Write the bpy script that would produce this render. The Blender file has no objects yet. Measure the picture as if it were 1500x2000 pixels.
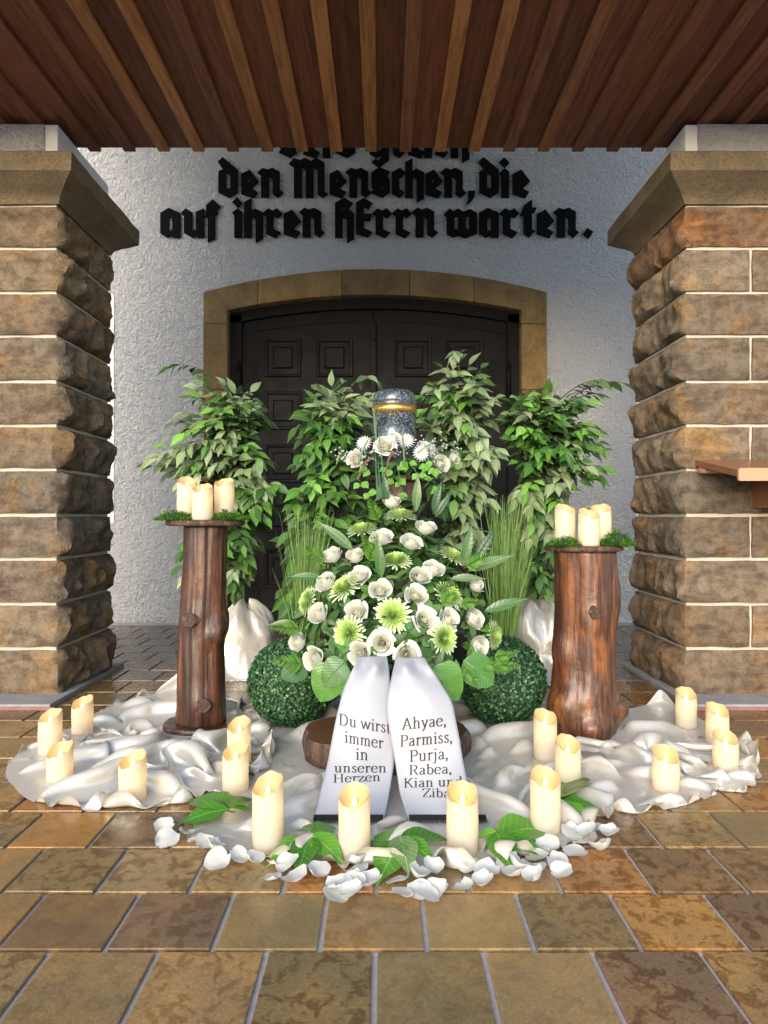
import bpy, bmesh, math, random
import numpy as np
from mathutils import Vector, Matrix, Quaternion, noise
R = math.radians
PI = math.pi
random.seed(7)
SC = bpy.context.scene
COL = SC.collection

# ------------------------------------------------------------------ camera
H = 0.80            # lens height above the tiles
F = 1330.0          # focal length in pixels of the 1500 x 2000 photograph
VX, VY = 745.0, 1008.0
cam_d = bpy.data.cameras.new('camera')
cam = bpy.data.objects.new('camera', cam_d); COL.objects.link(cam)
cam.location = (0, 0, H); cam.rotation_euler = (PI/2, 0, 0)
cam_d.sensor_fit = 'VERTICAL'; cam_d.sensor_height = 36; cam_d.lens = F/2000*36
cam_d.shift_x = (750-VX)/2000; cam_d.shift_y = -(1000-VY)/2000
cam_d.clip_start = 0.05; cam_d.clip_end = 2000
SC.camera = cam

# ------------------------------------------------------------------ sky, sun, exposure
world = bpy.data.worlds.new('World'); SC.world = world; world.use_nodes = True
wn = world.node_tree
sky = wn.nodes.new('ShaderNodeTexSky'); sky.sky_type = 'NISHITA'; sky.sun_disc = False
SUN_EL, SUN_ROT = R(20), R(196)
sky.sun_elevation = SUN_EL; sky.sun_rotation = SUN_ROT
sky.dust_density = 1.6; sky.ozone_density = 1.0; sky.air_density = 1.0
bg = wn.nodes['Background']; bg.inputs['Strength'].default_value = 0.15
wn.links.new(sky.outputs[0], bg.inputs['Color'])
sun_d = bpy.data.lights.new('sun', 'SUN'); sun_d.energy = .85; sun_d.angle = R(38); sun_d.color = (1, .985, .97)
sun = bpy.data.objects.new('sun', sun_d); COL.objects.link(sun)
sd = Vector((math.sin(SUN_ROT)*math.cos(SUN_EL), math.cos(SUN_ROT)*math.cos(SUN_EL), math.sin(SUN_EL)))
sun.rotation_euler = sd.to_track_quat('Z', 'Y').to_euler()
SC.view_settings.view_transform = 'Standard'; SC.view_settings.look = 'None'
SC.view_settings.gamma = 1.0; SC.view_settings.use_curve_mapping = False
SC.view_settings.exposure = 1.48
SC.render.engine = 'CYCLES'
SC.cycles.use_denoising = True
SC.cycles.max_bounces = 7; SC.cycles.diffuse_bounces = 4; SC.cycles.glossy_bounces = 3
SC.cycles.transmission_bounces = 4; SC.cycles.transparent_max_bounces = 4
SC.cycles.sample_clamp_indirect = 4.0
SC.cycles.caustics_reflective = False; SC.cycles.caustics_refractive = False

# ------------------------------------------------------------------ helpers
def fl(x, y, z=0.0):                       # photo pixel -> point on a level plane at height z
    Y = F*(H-z)/(y-VY)
    return Vector(((x-VX)/F*Y, Y, z))
def at(x, y, Y):                           # photo pixel -> point at distance Y
    return Vector(((x-VX)/F*Y, Y, H-(y-VY)/F*Y))
def lin(c):                                # sRGB 0..255 -> linear
    return tuple(((v/255)/12.92 if v/255 <= .04045 else ((v/255+.055)/1.055)**2.4) for v in c)
def sm(a, b, x):
    t = min(1, max(0, (x-a)/(b-a))); return t*t*(3-2*t)
def fbm(p, o=4):
    return noise.fractal(Vector(p), 1.0, 2.0, o)

class MB:
    def __init__(s): s.v = []; s.f = []
    def add(s, vs, fs):
        o = len(s.v); s.v += [tuple(v) for v in vs]; s.f += [tuple(i+o for i in f) for f in fs]; return s
    def box(s, x0, x1, y0, y1, z0, z1, bv=0.0):
        if bv <= 0:
            vs = [(x, y, z) for z in (z0, z1) for y in (y0, y1) for x in (x0, x1)]
            return s.add(vs, [(0,2,3,1),(4,5,7,6),(0,1,5,4),(2,6,7,3),(0,4,6,2),(1,3,7,5)])
        bm = bmesh.new(); bmesh.ops.create_cube(bm, size=1)
        for v in bm.verts:
            v.co = Vector(((x0+x1)/2+v.co.x*(x1-x0), (y0+y1)/2+v.co.y*(y1-y0), (z0+z1)/2+v.co.z*(z1-z0)))
        bmesh.ops.bevel(bm, geom=bm.edges[:], offset=bv, segments=2, profile=.6, affect='EDGES')
        return s.bm(bm)
    def bm(s, bm):
        bm.verts.index_update()
        s.add([v.co.copy() for v in bm.verts], [[v.index for v in f.verts] for f in bm.faces]); bm.free(); return s
    def tube(s, path, rad, n=6, cap=True):
        path = [Vector(p) for p in path]; k = len(path)
        if not hasattr(rad, '__len__'): rad = [rad]*k
        ref = Vector((.31, .77, .55)); vs = []; fs = []
        for i, p in enumerate(path):
            d = (path[min(i+1, k-1)]-path[max(i-1, 0)]).normalized()
            a = d.cross(ref).normalized(); b = d.cross(a)
            for j in range(n):
                t = 2*PI*j/n; vs.append(p+(a*math.cos(t)+b*math.sin(t))*rad[i])
        for i in range(k-1):
            for j in range(n):
                fs.append((i*n+j, i*n+(j+1)%n, (i+1)*n+(j+1)%n, (i+1)*n+j))
        if cap: fs += [tuple(range(n))[::-1], tuple(range((k-1)*n, k*n))]
        return s.add(vs, fs)
    def lathe(s, prof, n=40, cap0=True, cap1=True, fn=None):
        vs = []; fs = []
        for i, (r, z) in enumerate(prof):
            for j in range(n):
                t = 2*PI*j/n; rr, zz = (r, z) if fn is None else fn(r, z, t)
                vs.append((rr*math.cos(t), rr*math.sin(t), zz))
        k = len(prof)
        for i in range(k-1):
            for j in range(n):
                fs.append((i*n+j, i*n+(j+1)%n, (i+1)*n+(j+1)%n, (i+1)*n+j))
        if cap0: fs.append(tuple(range(n))[::-1])
        if cap1: fs.append(tuple(range((k-1)*n, k*n)))
        return s.add(vs, fs)
    def prism(s, pts, y0, y1):              # outline in (x, z), extruded along y
        n = len(pts)
        vs = [(x, y0, z) for x, z in pts]+[(x, y1, z) for x, z in pts]
        fs = [tuple(range(n)), tuple(range(2*n-1, n-1, -1))]+[(i, i+n, (i+1)%n+n, (i+1)%n) for i in range(n)]
        return s.add(vs, fs)
    def grid(s, P):                         # P[i][j] points
        a = len(P); b = len(P[0])
        return s.add([p for r in P for p in r], [(i*b+j, i*b+j+1, (i+1)*b+j+1, (i+1)*b+j) for i in range(a-1) for j in range(b-1)])
    def inst(s, vs, fs, M):
        return s.add([M @ Vector(v) for v in vs], fs)
    def mesh(s, name, mat=None, smooth=False):
        me = bpy.data.meshes.new(name); me.from_pydata([tuple(v) for v in s.v], [], s.f); me.update()
        if mat: me.materials.append(mat)
        if smooth: me.polygons.foreach_set('use_smooth', [True]*len(me.polygons))
        return me
    def build(s, name, mat, parent=None, smooth=False, M=None):
        return put(name, s.mesh(name, mat, smooth), parent, M)
def fixn(me):
    bm = bmesh.new(); bm.from_mesh(me); bmesh.ops.recalc_face_normals(bm, faces=bm.faces[:]); bm.to_mesh(me); bm.free(); return me
def put(name, me, parent=None, M=None, col=None):
    o = bpy.data.objects.new(name, me); COL.objects.link(o)
    if parent is not None: o.parent = parent
    if M is not None: o.matrix_basis = M
    if col is not None: o.color = (*col[:3], 1)
    return o
def tag(o, label=None, cat=None, group=None, kind=None):
    if label:
        o['label'] = label
        if not kind: o['kind'] = 'thing'
    if cat: o['category'] = cat
    if group: o['group'] = group
    if kind: o['kind'] = kind
    return o
def empty(name, loc=(0, 0, 0)):
    o = bpy.data.objects.new(name, None); COL.objects.link(o); o.location = loc; o.empty_display_size = .1; return o
def T(x, y=None, z=None):
    return Matrix.Translation(Vector(x) if y is None else Vector((x, y, z)))
def frame(p, d, n=None, s=1.0):             # matrix: local Y along d, local Z near n
    d = Vector(d).normalized(); n = Vector(n if n is not None else (0, 0, 1))
    x = d.cross(n)
    if x.length < 1e-4: x = d.cross(Vector((1, .1, 0)))
    x.normalize(); z = x.cross(d)
    if not hasattr(s, '__len__'): s = (s, s, s)
    m = Matrix(((x.x*s[0], d.x*s[1], z.x*s[2], p[0]), (x.y*s[0], d.y*s[1], z.y*s[2], p[1]), (x.z*s[0], d.z*s[1], z.z*s[2], p[2]), (0, 0, 0, 1)))
    return m
def face(p, n, s=1.0, roll=0.0):            # matrix: local Z along n
    q = Vector(n).to_track_quat('Z', 'Y')
    if not hasattr(s, '__len__'): s = (s, s, s)
    return T(p) @ q.to_matrix().to_4x4() @ Matrix.Rotation(roll, 4, 'Z') @ Matrix.Diagonal((*s, 1))

# ------------------------------------------------------------------ materials
class NT:
    def __init__(s, name):
        s.m = bpy.data.materials.new(name); s.m.use_nodes = True; s.t = s.m.node_tree
        s.p = s.t.nodes['Principled BSDF']; s.out = s.t.nodes['Material Output']
        s._co = None
    def n(s, ty, **kw):
        nd = s.t.nodes.new(ty)
        for k, v in kw.items(): setattr(nd, k, v)
        return nd
    def l(s, a, b): s.t.links.new(a, b)
    def co(s, scale=(1, 1, 1), kind='Object', rnd=False):
        tc = s.n('ShaderNodeTexCoord'); mp = s.n('ShaderNodeMapping'); mp.inputs['Scale'].default_value = scale
        s.l(tc.outputs[kind], mp.inputs['Vector'])
        if rnd:
            oi = s.n('ShaderNodeObjectInfo'); mu = s.n('ShaderNodeMath', operation='MULTIPLY'); mu.inputs[1].default_value = 57.3
            s.l(oi.outputs['Random'], mu.inputs[0]); s.l(mu.outputs[0], mp.inputs['Location'])
        return mp.outputs[0]
    def noise(s, vec, scale, detail=4, rough=.55, dist=0.0):
        nd = s.n('ShaderNodeTexNoise'); nd.inputs['Scale'].default_value = scale; nd.inputs['Detail'].default_value = detail
        nd.inputs['Roughness'].default_value = rough; nd.inputs['Distortion'].default_value = dist
        s.l(vec, nd.inputs['Vector']); return nd.outputs['Fac']
    def ramp(s, fac, stops):
        r = s.n('ShaderNodeValToRGB'); e = r.color_ramp.elements
        while len(e) < len(stops): e.new(.5)
        for k, (p, c) in enumerate(stops):
            e[k].position = p; e[k].color = (*(c if hasattr(c, '__len__') else (c, c, c)), 1)
        s.l(fac, r.inputs['Fac']); return r.outputs['Color']
    def mix(s, a, b, fac, blend='MIX'):
        m = s.n('ShaderNodeMix', data_type='RGBA', blend_type=blend)
        for sock, v in ((m.inputs['Factor'], fac), (m.inputs['A'], a), (m.inputs['B'], b)):
            if isinstance(v, bpy.types.NodeSocket): s.l(v, sock)
            elif hasattr(v, '__len__'): sock.default_value = (*v[:3], 1)
            else: sock.default_value = v
        return m.outputs['Result']
    def bump(s, h, strength=.5, dist=.01):
        b = s.n('ShaderNodeBump'); b.inputs['Strength'].default_value = strength; b.inputs['Distance'].default_value = dist
        s.l(h, b.inputs['Height']); s.l(b.outputs[0], s.p.inputs['Normal']); return b
    def base(s, c):
        if isinstance(c, bpy.types.NodeSocket): s.l(c, s.p.inputs['Base Color'])
        else: s.p.inputs['Base Color'].default_value = (*c[:3], 1)
    def rough(s, r):
        if isinstance(r, bpy.types.NodeSocket): s.l(r, s.p.inputs['Roughness'])
        else: s.p.inputs['Roughness'].default_value = r
    def set(s, **kw):
        for k, v in kw.items(): s.p.inputs[k.replace('_', ' ')].default_value = v
        return s
    def ocol(s): return s.n('ShaderNodeObjectInfo').outputs['Color']
    def orand(s): return s.n('ShaderNodeObjectInfo').outputs['Random']
    def isl(s): return s.n('ShaderNodeNewGeometry').outputs['Random Per Island']
    def translucent(s, col, fac):
        tr = s.n('ShaderNodeBsdfTranslucent'); mx = s.n('ShaderNodeMixShader'); mx.inputs[0].default_value = fac
        if isinstance(col, bpy.types.NodeSocket): s.l(col, tr.inputs['Color'])
        else: tr.inputs['Color'].default_value = (*col, 1)
        s.l(s.p.outputs[0], mx.inputs[1]); s.l(tr.outputs[0], mx.inputs[2]); s.l(mx.outputs[0], s.out.inputs['Surface'])

MATS = {}
def make_mats():
    G = MATS
    # floor tiles: colour per tile, mottled
    n = NT('glazed_tile'); v = n.co(rnd=True); oc = n.ocol()
    spots = n.ramp(n.noise(v, 30, 6, .66, .8), [(.50, 0), (.565, 1)])
    blot = n.noise(v, 7, 3)
    rnd = n.ramp(n.orand(), [(.1, .1), (.6, .85)])
    fac = n.n('ShaderNodeMath', operation='MULTIPLY'); n.l(spots, fac.inputs[0]); n.l(rnd, fac.inputs[1])
    c1 = n.mix(oc, n.mix(oc, (.50, .42, .36), 1.0, 'MULTIPLY'), fac.outputs[0])
    c2 = n.mix(c1, n.mix(c1, (1.45, 1.3, 1.05), 1.0, 'MULTIPLY'), n.ramp(blot, [(.38, 0), (.68, 1)]))
    fine = n.noise(v, 190, 3)
    c3 = n.mix(c2, n.mix(c2, (.78, .74, .70), 1.0, 'MULTIPLY'), n.ramp(fine, [(.44, .9), (.6, 0)]))
    n.base(c3); n.rough(n.ramp(n.noise(v, 40, 4), [(.3, .18), (.7, .34)]))
    n.bump(n.mix(n.noise(v, 9, 3), fine, .22), .3, .004); n.set(Specular_IOR_Level=.45); G['tile'] = n.m
    # grout
    for nm, c in (('grout_pale', (.44, .41, .40)), ('grout_dark', (.05, .048, .05))):
        n = NT(nm); v = n.co(); n.base(n.mix(tuple(x*.7 for x in c), tuple(x*1.25 for x in c), n.noise(v, 60, 5))); n.rough(.85)
        n.bump(n.noise(v, 200, 3), .4, .002); G[nm] = n.m
    # rough cast plaster
    n = NT('roughcast_plaster'); v = n.co()
    v2 = n.co((1, 1, 1.25)); h1 = n.noise(v2, 17, 5, .62, 1.0); h2 = n.noise(v, 58, 4, .65)
    hh = n.mix(h1, h2, .42)
    specks = n.ramp(n.noise(v, 60, 3, .5), [(.33, 0), (.46, 1)])
    big = n.noise(v, 1.1, 4, .6)
    cc = n.mix((.80, .80, .805), (.90, .90, .90), n.ramp(big, [(.3, 0), (.7, 1)]))
    cc = n.mix(cc, n.mix(cc, (.72, .72, .74), 1, 'MULTIPLY'), n.ramp(specks, [(0, .45), (1, 0)]))  # random darker specks in the colour only, no relief
    n.base(cc); n.rough(.92); n.bump(hh, 1.0, .17); n.set(Specular_IOR_Level=.2); G['roughcast'] = n.m
    n = NT('smooth_plaster'); v = n.co(); n.base(n.mix((.68, .68, .68), (.8, .8, .79), n.noise(v, 5, 5))); n.rough(.9)
    n.bump(n.noise(v, 45, 5), .35, .006); G['plaster'] = n.m
    # sandstone
    n = NT('sandstone'); v = n.co(rnd=True); oc = n.ocol()
    a = n.noise(v, 5, 5, .6, .8); b = n.noise(v, 24, 6, .65); f = n.noise(v, 170, 3, .6)
    vs = n.co((1, 1, 3.2), rnd=True); st = n.noise(vs, 6, 5, .6, .5)
    c = n.mix(oc, n.mix(oc, (1.5, 1.12, .62), 1, 'MULTIPLY'), n.ramp(a, [(.50, 0), (.70, .85)]))
    c = n.mix(c, n.mix(c, (.50, .47, .48), 1, 'MULTIPLY'), n.ramp(st, [(.46, 0), (.66, .8)]))
    c = n.mix(c, n.mix(c, (.62, .58, .55), 1, 'MULTIPLY'), n.ramp(b, [(.40, .85), (.56, 0)]))
    c = n.mix(c, n.mix(c, (1.5, 1.42, 1.3), 1, 'MULTIPLY'), n.ramp(f, [(.56, 0), (.68, .7)]))
    n.base(c); n.rough(.86); n.bump(n.mix(n.mix(b, n.noise(v, 62, 5, .7, .6), .45), f, .28), 1.0, .034); n.set(Specular_IOR_Level=.25); G['stone'] = n.m
    n = NT('smooth_sandstone'); v = n.co(rnd=True); oc = n.ocol()
    a = n.noise(v, 6, 5, .6, .5); f = n.noise(v, 130, 4, .65); vs = n.co((4, 4, .6), rnd=True); st = n.noise(vs, 9, 4)
    c = n.mix(oc, n.mix(oc, (.42, .42, .42), 1, 'MULTIPLY'), n.ramp(a, [(.42, 0), (.72, .8)]))
    c = n.mix(c, n.mix(c, (1.35, 1.25, 1.1), 1, 'MULTIPLY'), n.ramp(st, [(.5, 0), (.75, .7)]))
    c = n.mix(c, n.mix(c, (.55, .52, .5), 1, 'MULTIPLY'), n.ramp(f, [(.38, .9), (.52, 0)]))
    n.base(c); n.rough(.85); n.bump(f, .6, .006); G['ashlar'] = n.m
    n = NT('mortar'); v = n.co(); n.base(n.mix((.38, .335, .28), (.54, .49, .42), n.noise(v, 18, 5))); n.rough(.95)
    n.bump(n.noise(v, 120, 4), .6, .004); G['mortar'] = n.m
    n = NT('concrete'); v = n.co(); n.base(n.mix((.16, .155, .16), (.34, .33, .32), n.noise(v, 14, 6, .65))); n.rough(.8)
    n.bump(n.noise(v, 90, 4), .5, .004); G['concrete'] = n.m
    n = NT('red_kerb_brick'); v = n.co(); n.base(n.mix((.16, .05, .045), (.30, .17, .16), n.noise(v, 22, 5))); n.rough(.7); G['kerb'] = n.m
    # ceiling wood
    n = NT('stained_board'); oc = n.ocol(); v = n.co((9, .55, 9), rnd=True); g1 = n.noise(v, 7, 6, .65, .6)
    v2 = n.co((60, 2.2, 60), rnd=True); g2 = n.noise(v2, 5, 3)
    c = n.mix(oc, n.mix(oc, (.45, .40, .38), 1, 'MULTIPLY'), n.ramp(g1, [(.42, 0), (.66, .85)]))
    c = n.mix(c, n.mix(c, (1.35, 1.25, 1.1), 1, 'MULTIPLY'), n.ramp(g2, [(.5, 0), (.7, .6)]))
    n.base(c); n.rough(.62); n.bump(g2, .3, .003); n.set(Specular_IOR_Level=.3); G['board'] = n.m
    # varnished logs
    for nm, cols in (('varnished_log', ((.020, .007, .004), (.085, .030, .013), (.25, .088, .024))), ('dark_log', ((.015, .006, .004), (.05, .019, .010), (.13, .046, .018)))):
        n = NT(nm); v = n.co((7, 7, .75)); g = n.noise(v, 3.4, 7, .66, 1.1); v2 = n.co((30, 30, 1.6)); g2 = n.noise(v2, 4, 4, .6, .5)
        vb = n.co((3, 3, 1.6)); b = n.noise(vb, 3.0, 5, .6, .8)
        c = n.ramp(g, [(.30, cols[0]), (.48, cols[1]), (.66, cols[2])])
        c = n.mix(c, cols[0], n.ramp(g2, [(.54, 0), (.68, .85)]))
        c = n.mix(c, cols[0], n.ramp(b, [(.50, 0), (.68, .8)]))
        n.base(c); n.rough(n.ramp(b, [(.3, .30), (.7, .55)])); n.bump(n.mix(g2, n.noise(n.co((1, 1, 1)), 60, 4), .4), .55, .008)
        n.set(Coat_Weight=.28, Coat_Roughness=.22); G[nm] = n.m
    n = NT('log_end'); v = n.co(); w = n.n('ShaderNodeTexWave', wave_type='RINGS', rings_direction='Z'); w.inputs['Scale'].default_value = 40; w.inputs['Distortion'].default_value = 3; n.l(v, w.inputs['Vector'])
    n.base(n.mix((.06, .024, .012), (.17, .075, .035), n.mix(w.outputs['Fac'], n.noise(v, 9, 5), .6))); n.rough(.4); n.bump(n.noise(v, 60, 4), .4, .004); G['logend'] = n.m
    n = NT('bark'); v = n.co((1, 1, .55)); b = n.noise(v, 38, 6, .7, .8); f = n.noise(n.co(), 9, 4)
    c = n.ramp(b, [(.34, (.018, .010, .007)), (.52, (.085, .045, .03)), (.72, (.26, .18, .135))]); n.base(n.mix(c, (.07, .035, .022), n.ramp(f, [(.4, 0), (.7, .6)])))
    n.rough(.7); n.bump(b, 1.0, .012); G['bark'] = n.m
    # door
    n = NT('black_door_paint'); v = n.co((1, 1, .2)); n.base(n.mix((.006, .006, .007), (.011, .0105, .0125), n.noise(v, 22, 5))); n.rough(n.ramp(n.noise(n.co(), 11, 4), [(.3, .42), (.7, .58)]))
    n.bump(n.noise(n.co((12, 12, 1)), 9, 4), .18, .002); n.set(Specular_IOR_Level=.10); G['door'] = n.m
    n = NT('black_iron'); n.base((.005, .005, .0055)); n.rough(.6); n.set(Specular_IOR_Level=.15); n.bump(n.noise(n.co(), 90, 3), .25, .002); G['iron'] = n.m
    n = NT('matt_black_letter'); v = n.co(); n.base(n.mix((.003, .003, .0035), (.007, .0065, .007), n.noise(v, 20, 4))); n.rough(.75); n.set(Specular_IOR_Level=.08); G['letter'] = n.m
    # satin
    n = NT('ivory_satin'); v = n.co(); wv = n.noise(n.co((1, 1, 1)), 1.6, 2)
    n.base(n.mix((.52, .485, .42), (.61, .58, .52), wv)); n.rough(.26); n.set(Metallic=.30, Specular_IOR_Level=.6, Sheen_Weight=.12, Sheen_Roughness=.35, Anisotropic=.4)
    n.bump(n.noise(v, 11, 3, .5, 1.8), .16, .02); G['satin'] = n.m
    n = NT('ribbon_satin'); v = n.co(); n.base((.37, .38, .415)); n.rough(.40); n.set(Specular_IOR_Level=.4, Sheen_Weight=.15)
    n.bump(n.noise(v, 900, 2), .06, .001); n.translucent((.6, .6, .63), .1); G['ribbon'] = n.m
    n = NT('black_print'); n.base((.012, .012, .016)); n.rough(.6); G['print'] = n.m
    n = NT('black_fringe'); n.base((.008, .008, .009)); n.rough(.45); G['fringe'] = n.m
    # candle wax
    n = NT('ivory_wax'); v = n.co(); wx = n.mix((.55, .53, .465), (.60, .58, .515), n.noise(v, 12, 3)); n.base(wx); n.rough(.42)
    n.bump(n.noise(v, 55, 4), .12, .004); n.translucent((.93, .80, .50), .36); G['wax'] = n.m
    n = NT('amber_wax'); v = n.co(); n.base(n.mix((.62, .46, .24), (.70, .55, .31), n.noise(v, 20, 3))); n.rough(.4); n.translucent((.95, .62, .22), .4); G['waxbowl'] = n.m
    n = NT('flame'); n.base((1, .8, .4)); n.set(Emission_Color=(1, .74, .30, 1), Emission_Strength=2.6); G['flame'] = n.m
    # granite urn, gold
    n = NT('granite'); v = n.co(); a = n.noise(v, 130, 5, .75, .8); b = n.noise(v, 45, 4, .6)
    c = n.ramp(a, [(.40, (.010, .014, .018)), (.52, (.04, .055, .065)), (.60, (.22, .26, .28)), (.70, (.42, .46, .48))]); n.base(n.mix(c, (.012, .018, .022), n.ramp(b, [(.45, 0), (.62, .75)])))
    n.rough(.22); n.set(Coat_Weight=.8, Coat_Roughness=.06); G['granite'] = n.m
    n = NT('gold_band'); n.base((.72, .44, .11)); n.set(Metallic=.9); n.rough(.3); G['gold'] = n.m
    n = NT('gold_line'); n.base((.20, .11, .02)); n.set(Metallic=.6); n.rough(.45); G['goldline'] = n.m
    # foliage
    def leafmat(nm, col, rough=.42, tr=.22, veins=0, spec=.35):
        n = NT(nm); c = n.ocol() if col is None else n.ramp(n.isl(), col)
        v = n.co((1, 1, 1), 'Generated')
        c = n.mix(c, n.mix(c, (1.3, 1.3, 1.15), 1, 'MULTIPLY'), n.noise(n.co((1, 1, 1)), 3 if veins else 30, 3))
        if veins:
            sx = n.n('ShaderNodeSeparateXYZ'); n.l(n.co((1, 1, 1)), sx.inputs[0])
            ab = n.n('ShaderNodeMath', operation='ABSOLUTE'); n.l(sx.outputs[0], ab.inputs[0])
            mid = n.ramp(ab.outputs[0], [(.0, 1), (.022, 0)])
            cm = n.n('ShaderNodeMath', operation='MULTIPLY'); n.l(ab.outputs[0], cm.inputs[0]); cm.inputs[1].default_value = .9
            sb = n.n('ShaderNodeMath', operation='SUBTRACT'); n.l(sx.outputs[1], sb.inputs[0]); n.l(cm.outputs[0], sb.inputs[1])
            mm = n.n('ShaderNodeMath', operation='MULTIPLY'); n.l(sb.outputs[0], mm.inputs[0]); mm.inputs[1].default_value = veins
            fr = n.n('ShaderNodeMath', operation='FRACT'); n.l(mm.outputs[0], fr.inputs[0])
            side = n.ramp(fr.outputs[0], [(.0, .75), (.10, 0), (.9, 0), (1, .75)])
            vn = n.mix(mid, side, 1, 'LIGHTEN')
            c = n.mix(c, n.mix(c, (2.1, 1.8, 1.7), 1, 'MULTIPLY'), vn)
            n.bump(vn, .35, .01).invert = True
        n.base(c); n.rough(rough); n.set(Specular_IOR_Level=spec); n.translucent(c, tr); G[nm] = n.m
    leafmat('leaf', None, .40, .16, 7)
    leafmat('laurel', None, .28, .18, 9, .5)
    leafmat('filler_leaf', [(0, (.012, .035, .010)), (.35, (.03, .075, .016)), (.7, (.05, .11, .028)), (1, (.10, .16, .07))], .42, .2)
    leafmat('sage_leaf', [(0, (.05, .09, .045)), (.4, (.11, .165, .085)), (1, (.18, .24, .14))], .5, .15)
    leafmat('box_leaf', [(0, (.010, .045, .020)), (.5, (.024, .085, .032)), (.85, (.055, .14, .05)), (1, (.12, .22, .09))], .33, .12, 0, .5)
    leafmat('grass_blade', [(0, (.06, .13, .03)), (.5, (.14, .25, .065)), (1, (.27, .40, .14))], .42, .25)
    leafmat('moss_strand', [(0, (.015, .06, .010)), (.5, (.05, .16, .015)), (1, (.15, .30, .02))], .5, .25)
    leafmat('fern_frond', [(0, (.04, .12, .015)), (1, (.13, .27, .035))], .45, .25)
    leafmat('foxtail', [(0, (.09, .045, .035)), (1, (.24, .14, .11))], .7, .1)
    n = NT('twig'); n.base((.07, .05, .035)); n.rough(.8); G['twig'] = n.m
    n = NT('green_stem'); n.base((.08, .16, .04)); n.rough(.5); G['stem'] = n.m
    # petals
    n = NT('rose_petal'); n.base(n.mix((.76, .765, .70), (.81, .815, .78), n.noise(n.co((1, 1, 1)), 2.5, 3))); n.rough(.55); n.translucent((.84, .84, .70), .40); G['rose'] = n.m
    n = NT('rose_heart'); n.base(n.mix((.78, .77, .65), (.81, .805, .73), n.noise(n.co((1, 1, 1)), 2.5, 3))); n.rough(.55); n.translucent((.84, .83, .70), .40); G['roseheart'] = n.m
    n = NT('white_petal'); n.base(n.mix((.62, .63, .585), (.72, .725, .70), n.noise(n.co(), 3, 3))); n.rough(.55); n.translucent((.70, .72, .64), .38); G['petal'] = n.m
    n = NT('chrysanthemum_petal'); at_ = n.n('ShaderNodeAttribute', attribute_name='tint'); n.base(at_.outputs['Color']); n.rough(.5); n.translucent(at_.outputs['Color'], .25); G['mum'] = n.m
    n = NT('daisy_white'); n.base((.56, .56, .60)); n.rough(.5); n.translucent((.60, .60, .64), .2); G['daisy'] = n.m
    n = NT('daisy_heart'); n.base((.62, .56, .26)); n.rough(.7); G['heart'] = n.m
    n = NT('black_core'); n.base((.012, .03, .014)); n.rough(.9); G['core'] = n.m
    n = NT('dark_pot'); n.base((.03, .028, .026)); n.rough(.6); G['pot'] = n.m
    # shelf wood
    n = NT('shelf_wood'); v = n.co((1.2, 9, 9)); g = n.noise(v, 9, 5, .6, .4); n.base(n.mix((.16, .062, .028), (.28, .125, .06), g)); n.rough(.33); n.set(Coat_Weight=.25); n.bump(g, .15, .002); G['shelf'] = n.m
    n = NT('shelf_edge'); v = n.co((1.2, 9, 9)); g = n.noise(v, 12, 5, .6, .4); n.base(n.mix((.42, .20, .11), (.55, .29, .17), g)); n.rough(.4); G['shelfedge'] = n.m
    n = NT('pale_gravel'); v = n.co(); n.base(n.mix((.44, .435, .43), (.60, .595, .58), n.noise(v, 30, 6))); n.rough(.9); n.bump(n.noise(v, 60, 4), .6, .01); G['gravel'] = n.m
    n = NT('dark_soffit'); v = n.co(); n.base(n.mix((.05, .03, .02), (.09, .055, .035), n.noise(v, 6, 4))); n.rough(.7); G['soffit'] = n.m
make_mats()
# ================================================================== the setting
YW = 4.97                                   # plane of the church wall
PX = YW/F
def wall(x, y): return ((x-VX)*PX, H-(y-VY)*PX)

g = MB().box(-400, 400, -400, 400, -.5, -.14).build('ground', MATS['gravel']); tag(g, kind='structure')  # unseen ground, kept pale to bounce fill light into the porch
floor = MB().box(-3.6, 3.6, -1.6, YW+.25, -.14, -.004).build('porch_floor', MATS['grout_pale']); tag(floor, kind='structure')
MB().box(-3.6, 3.6, 3.45, YW+.2, -.01, -.0015).build('dark_joint_bed', MATS['grout_dark'], floor)
rows = [1064/(y-VY) for y in (1860, 1747, 1659, 1588, 1530, 1484, 1442, 1409, 1379, 1353.5, 1331, 1310.5, 1291.5, 1276, 1262, 1249, 1237.8, 1227)]
rows = [rows[0]-.196*k for k in range(13, 0, -1)]+rows+[5.07]
TW = .198
tile_cols = [(.185, .125, .055), (.155, .115, .055), (.145, .112, .055), (.140, .096, .050), (.235, .140, .048), (.200, .112, .042), (.135, .094, .055), (.175, .130, .062)]
tile_w = [1.2, 1.4, 1.4, 1.2, .5, .9, .8, 1.2]
rt = random.Random(11); spare = MB(); tile_me = {}
known = {}                                   # the tiles of the front rows, colour by colour
for (px, py, c) in ((60, 1930, 3), (270, 1930, 1), (500, 1930, 0), (730, 1930, 2), (950, 1930, 2), (1190, 1930, 5), (1400, 1930, 6),
                    (90, 1800, 3), (240, 1800, 3), (440, 1800, 4), (630, 1800, 2), (840, 1800, 7), (1030, 1800, 5), (1200, 1800, 2), (1390, 1800, 4),
                    (60, 1700, 5), (210, 1700, 2), (370, 1700, 7), (1220, 1700, 5), (1400, 1700, 3), (80, 1620, 5), (200, 1620, 4), (1250, 1620, 3), (1400, 1620, 7)):
    p = fl(px, py)
    for i in range(len(rows)-1):
        if rows[i] < p.y < rows[i+1]:
            off = .084 if i % 2 == 1 else -.0125
            known[(i, math.floor((p.x-off)/TW))] = c
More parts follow.
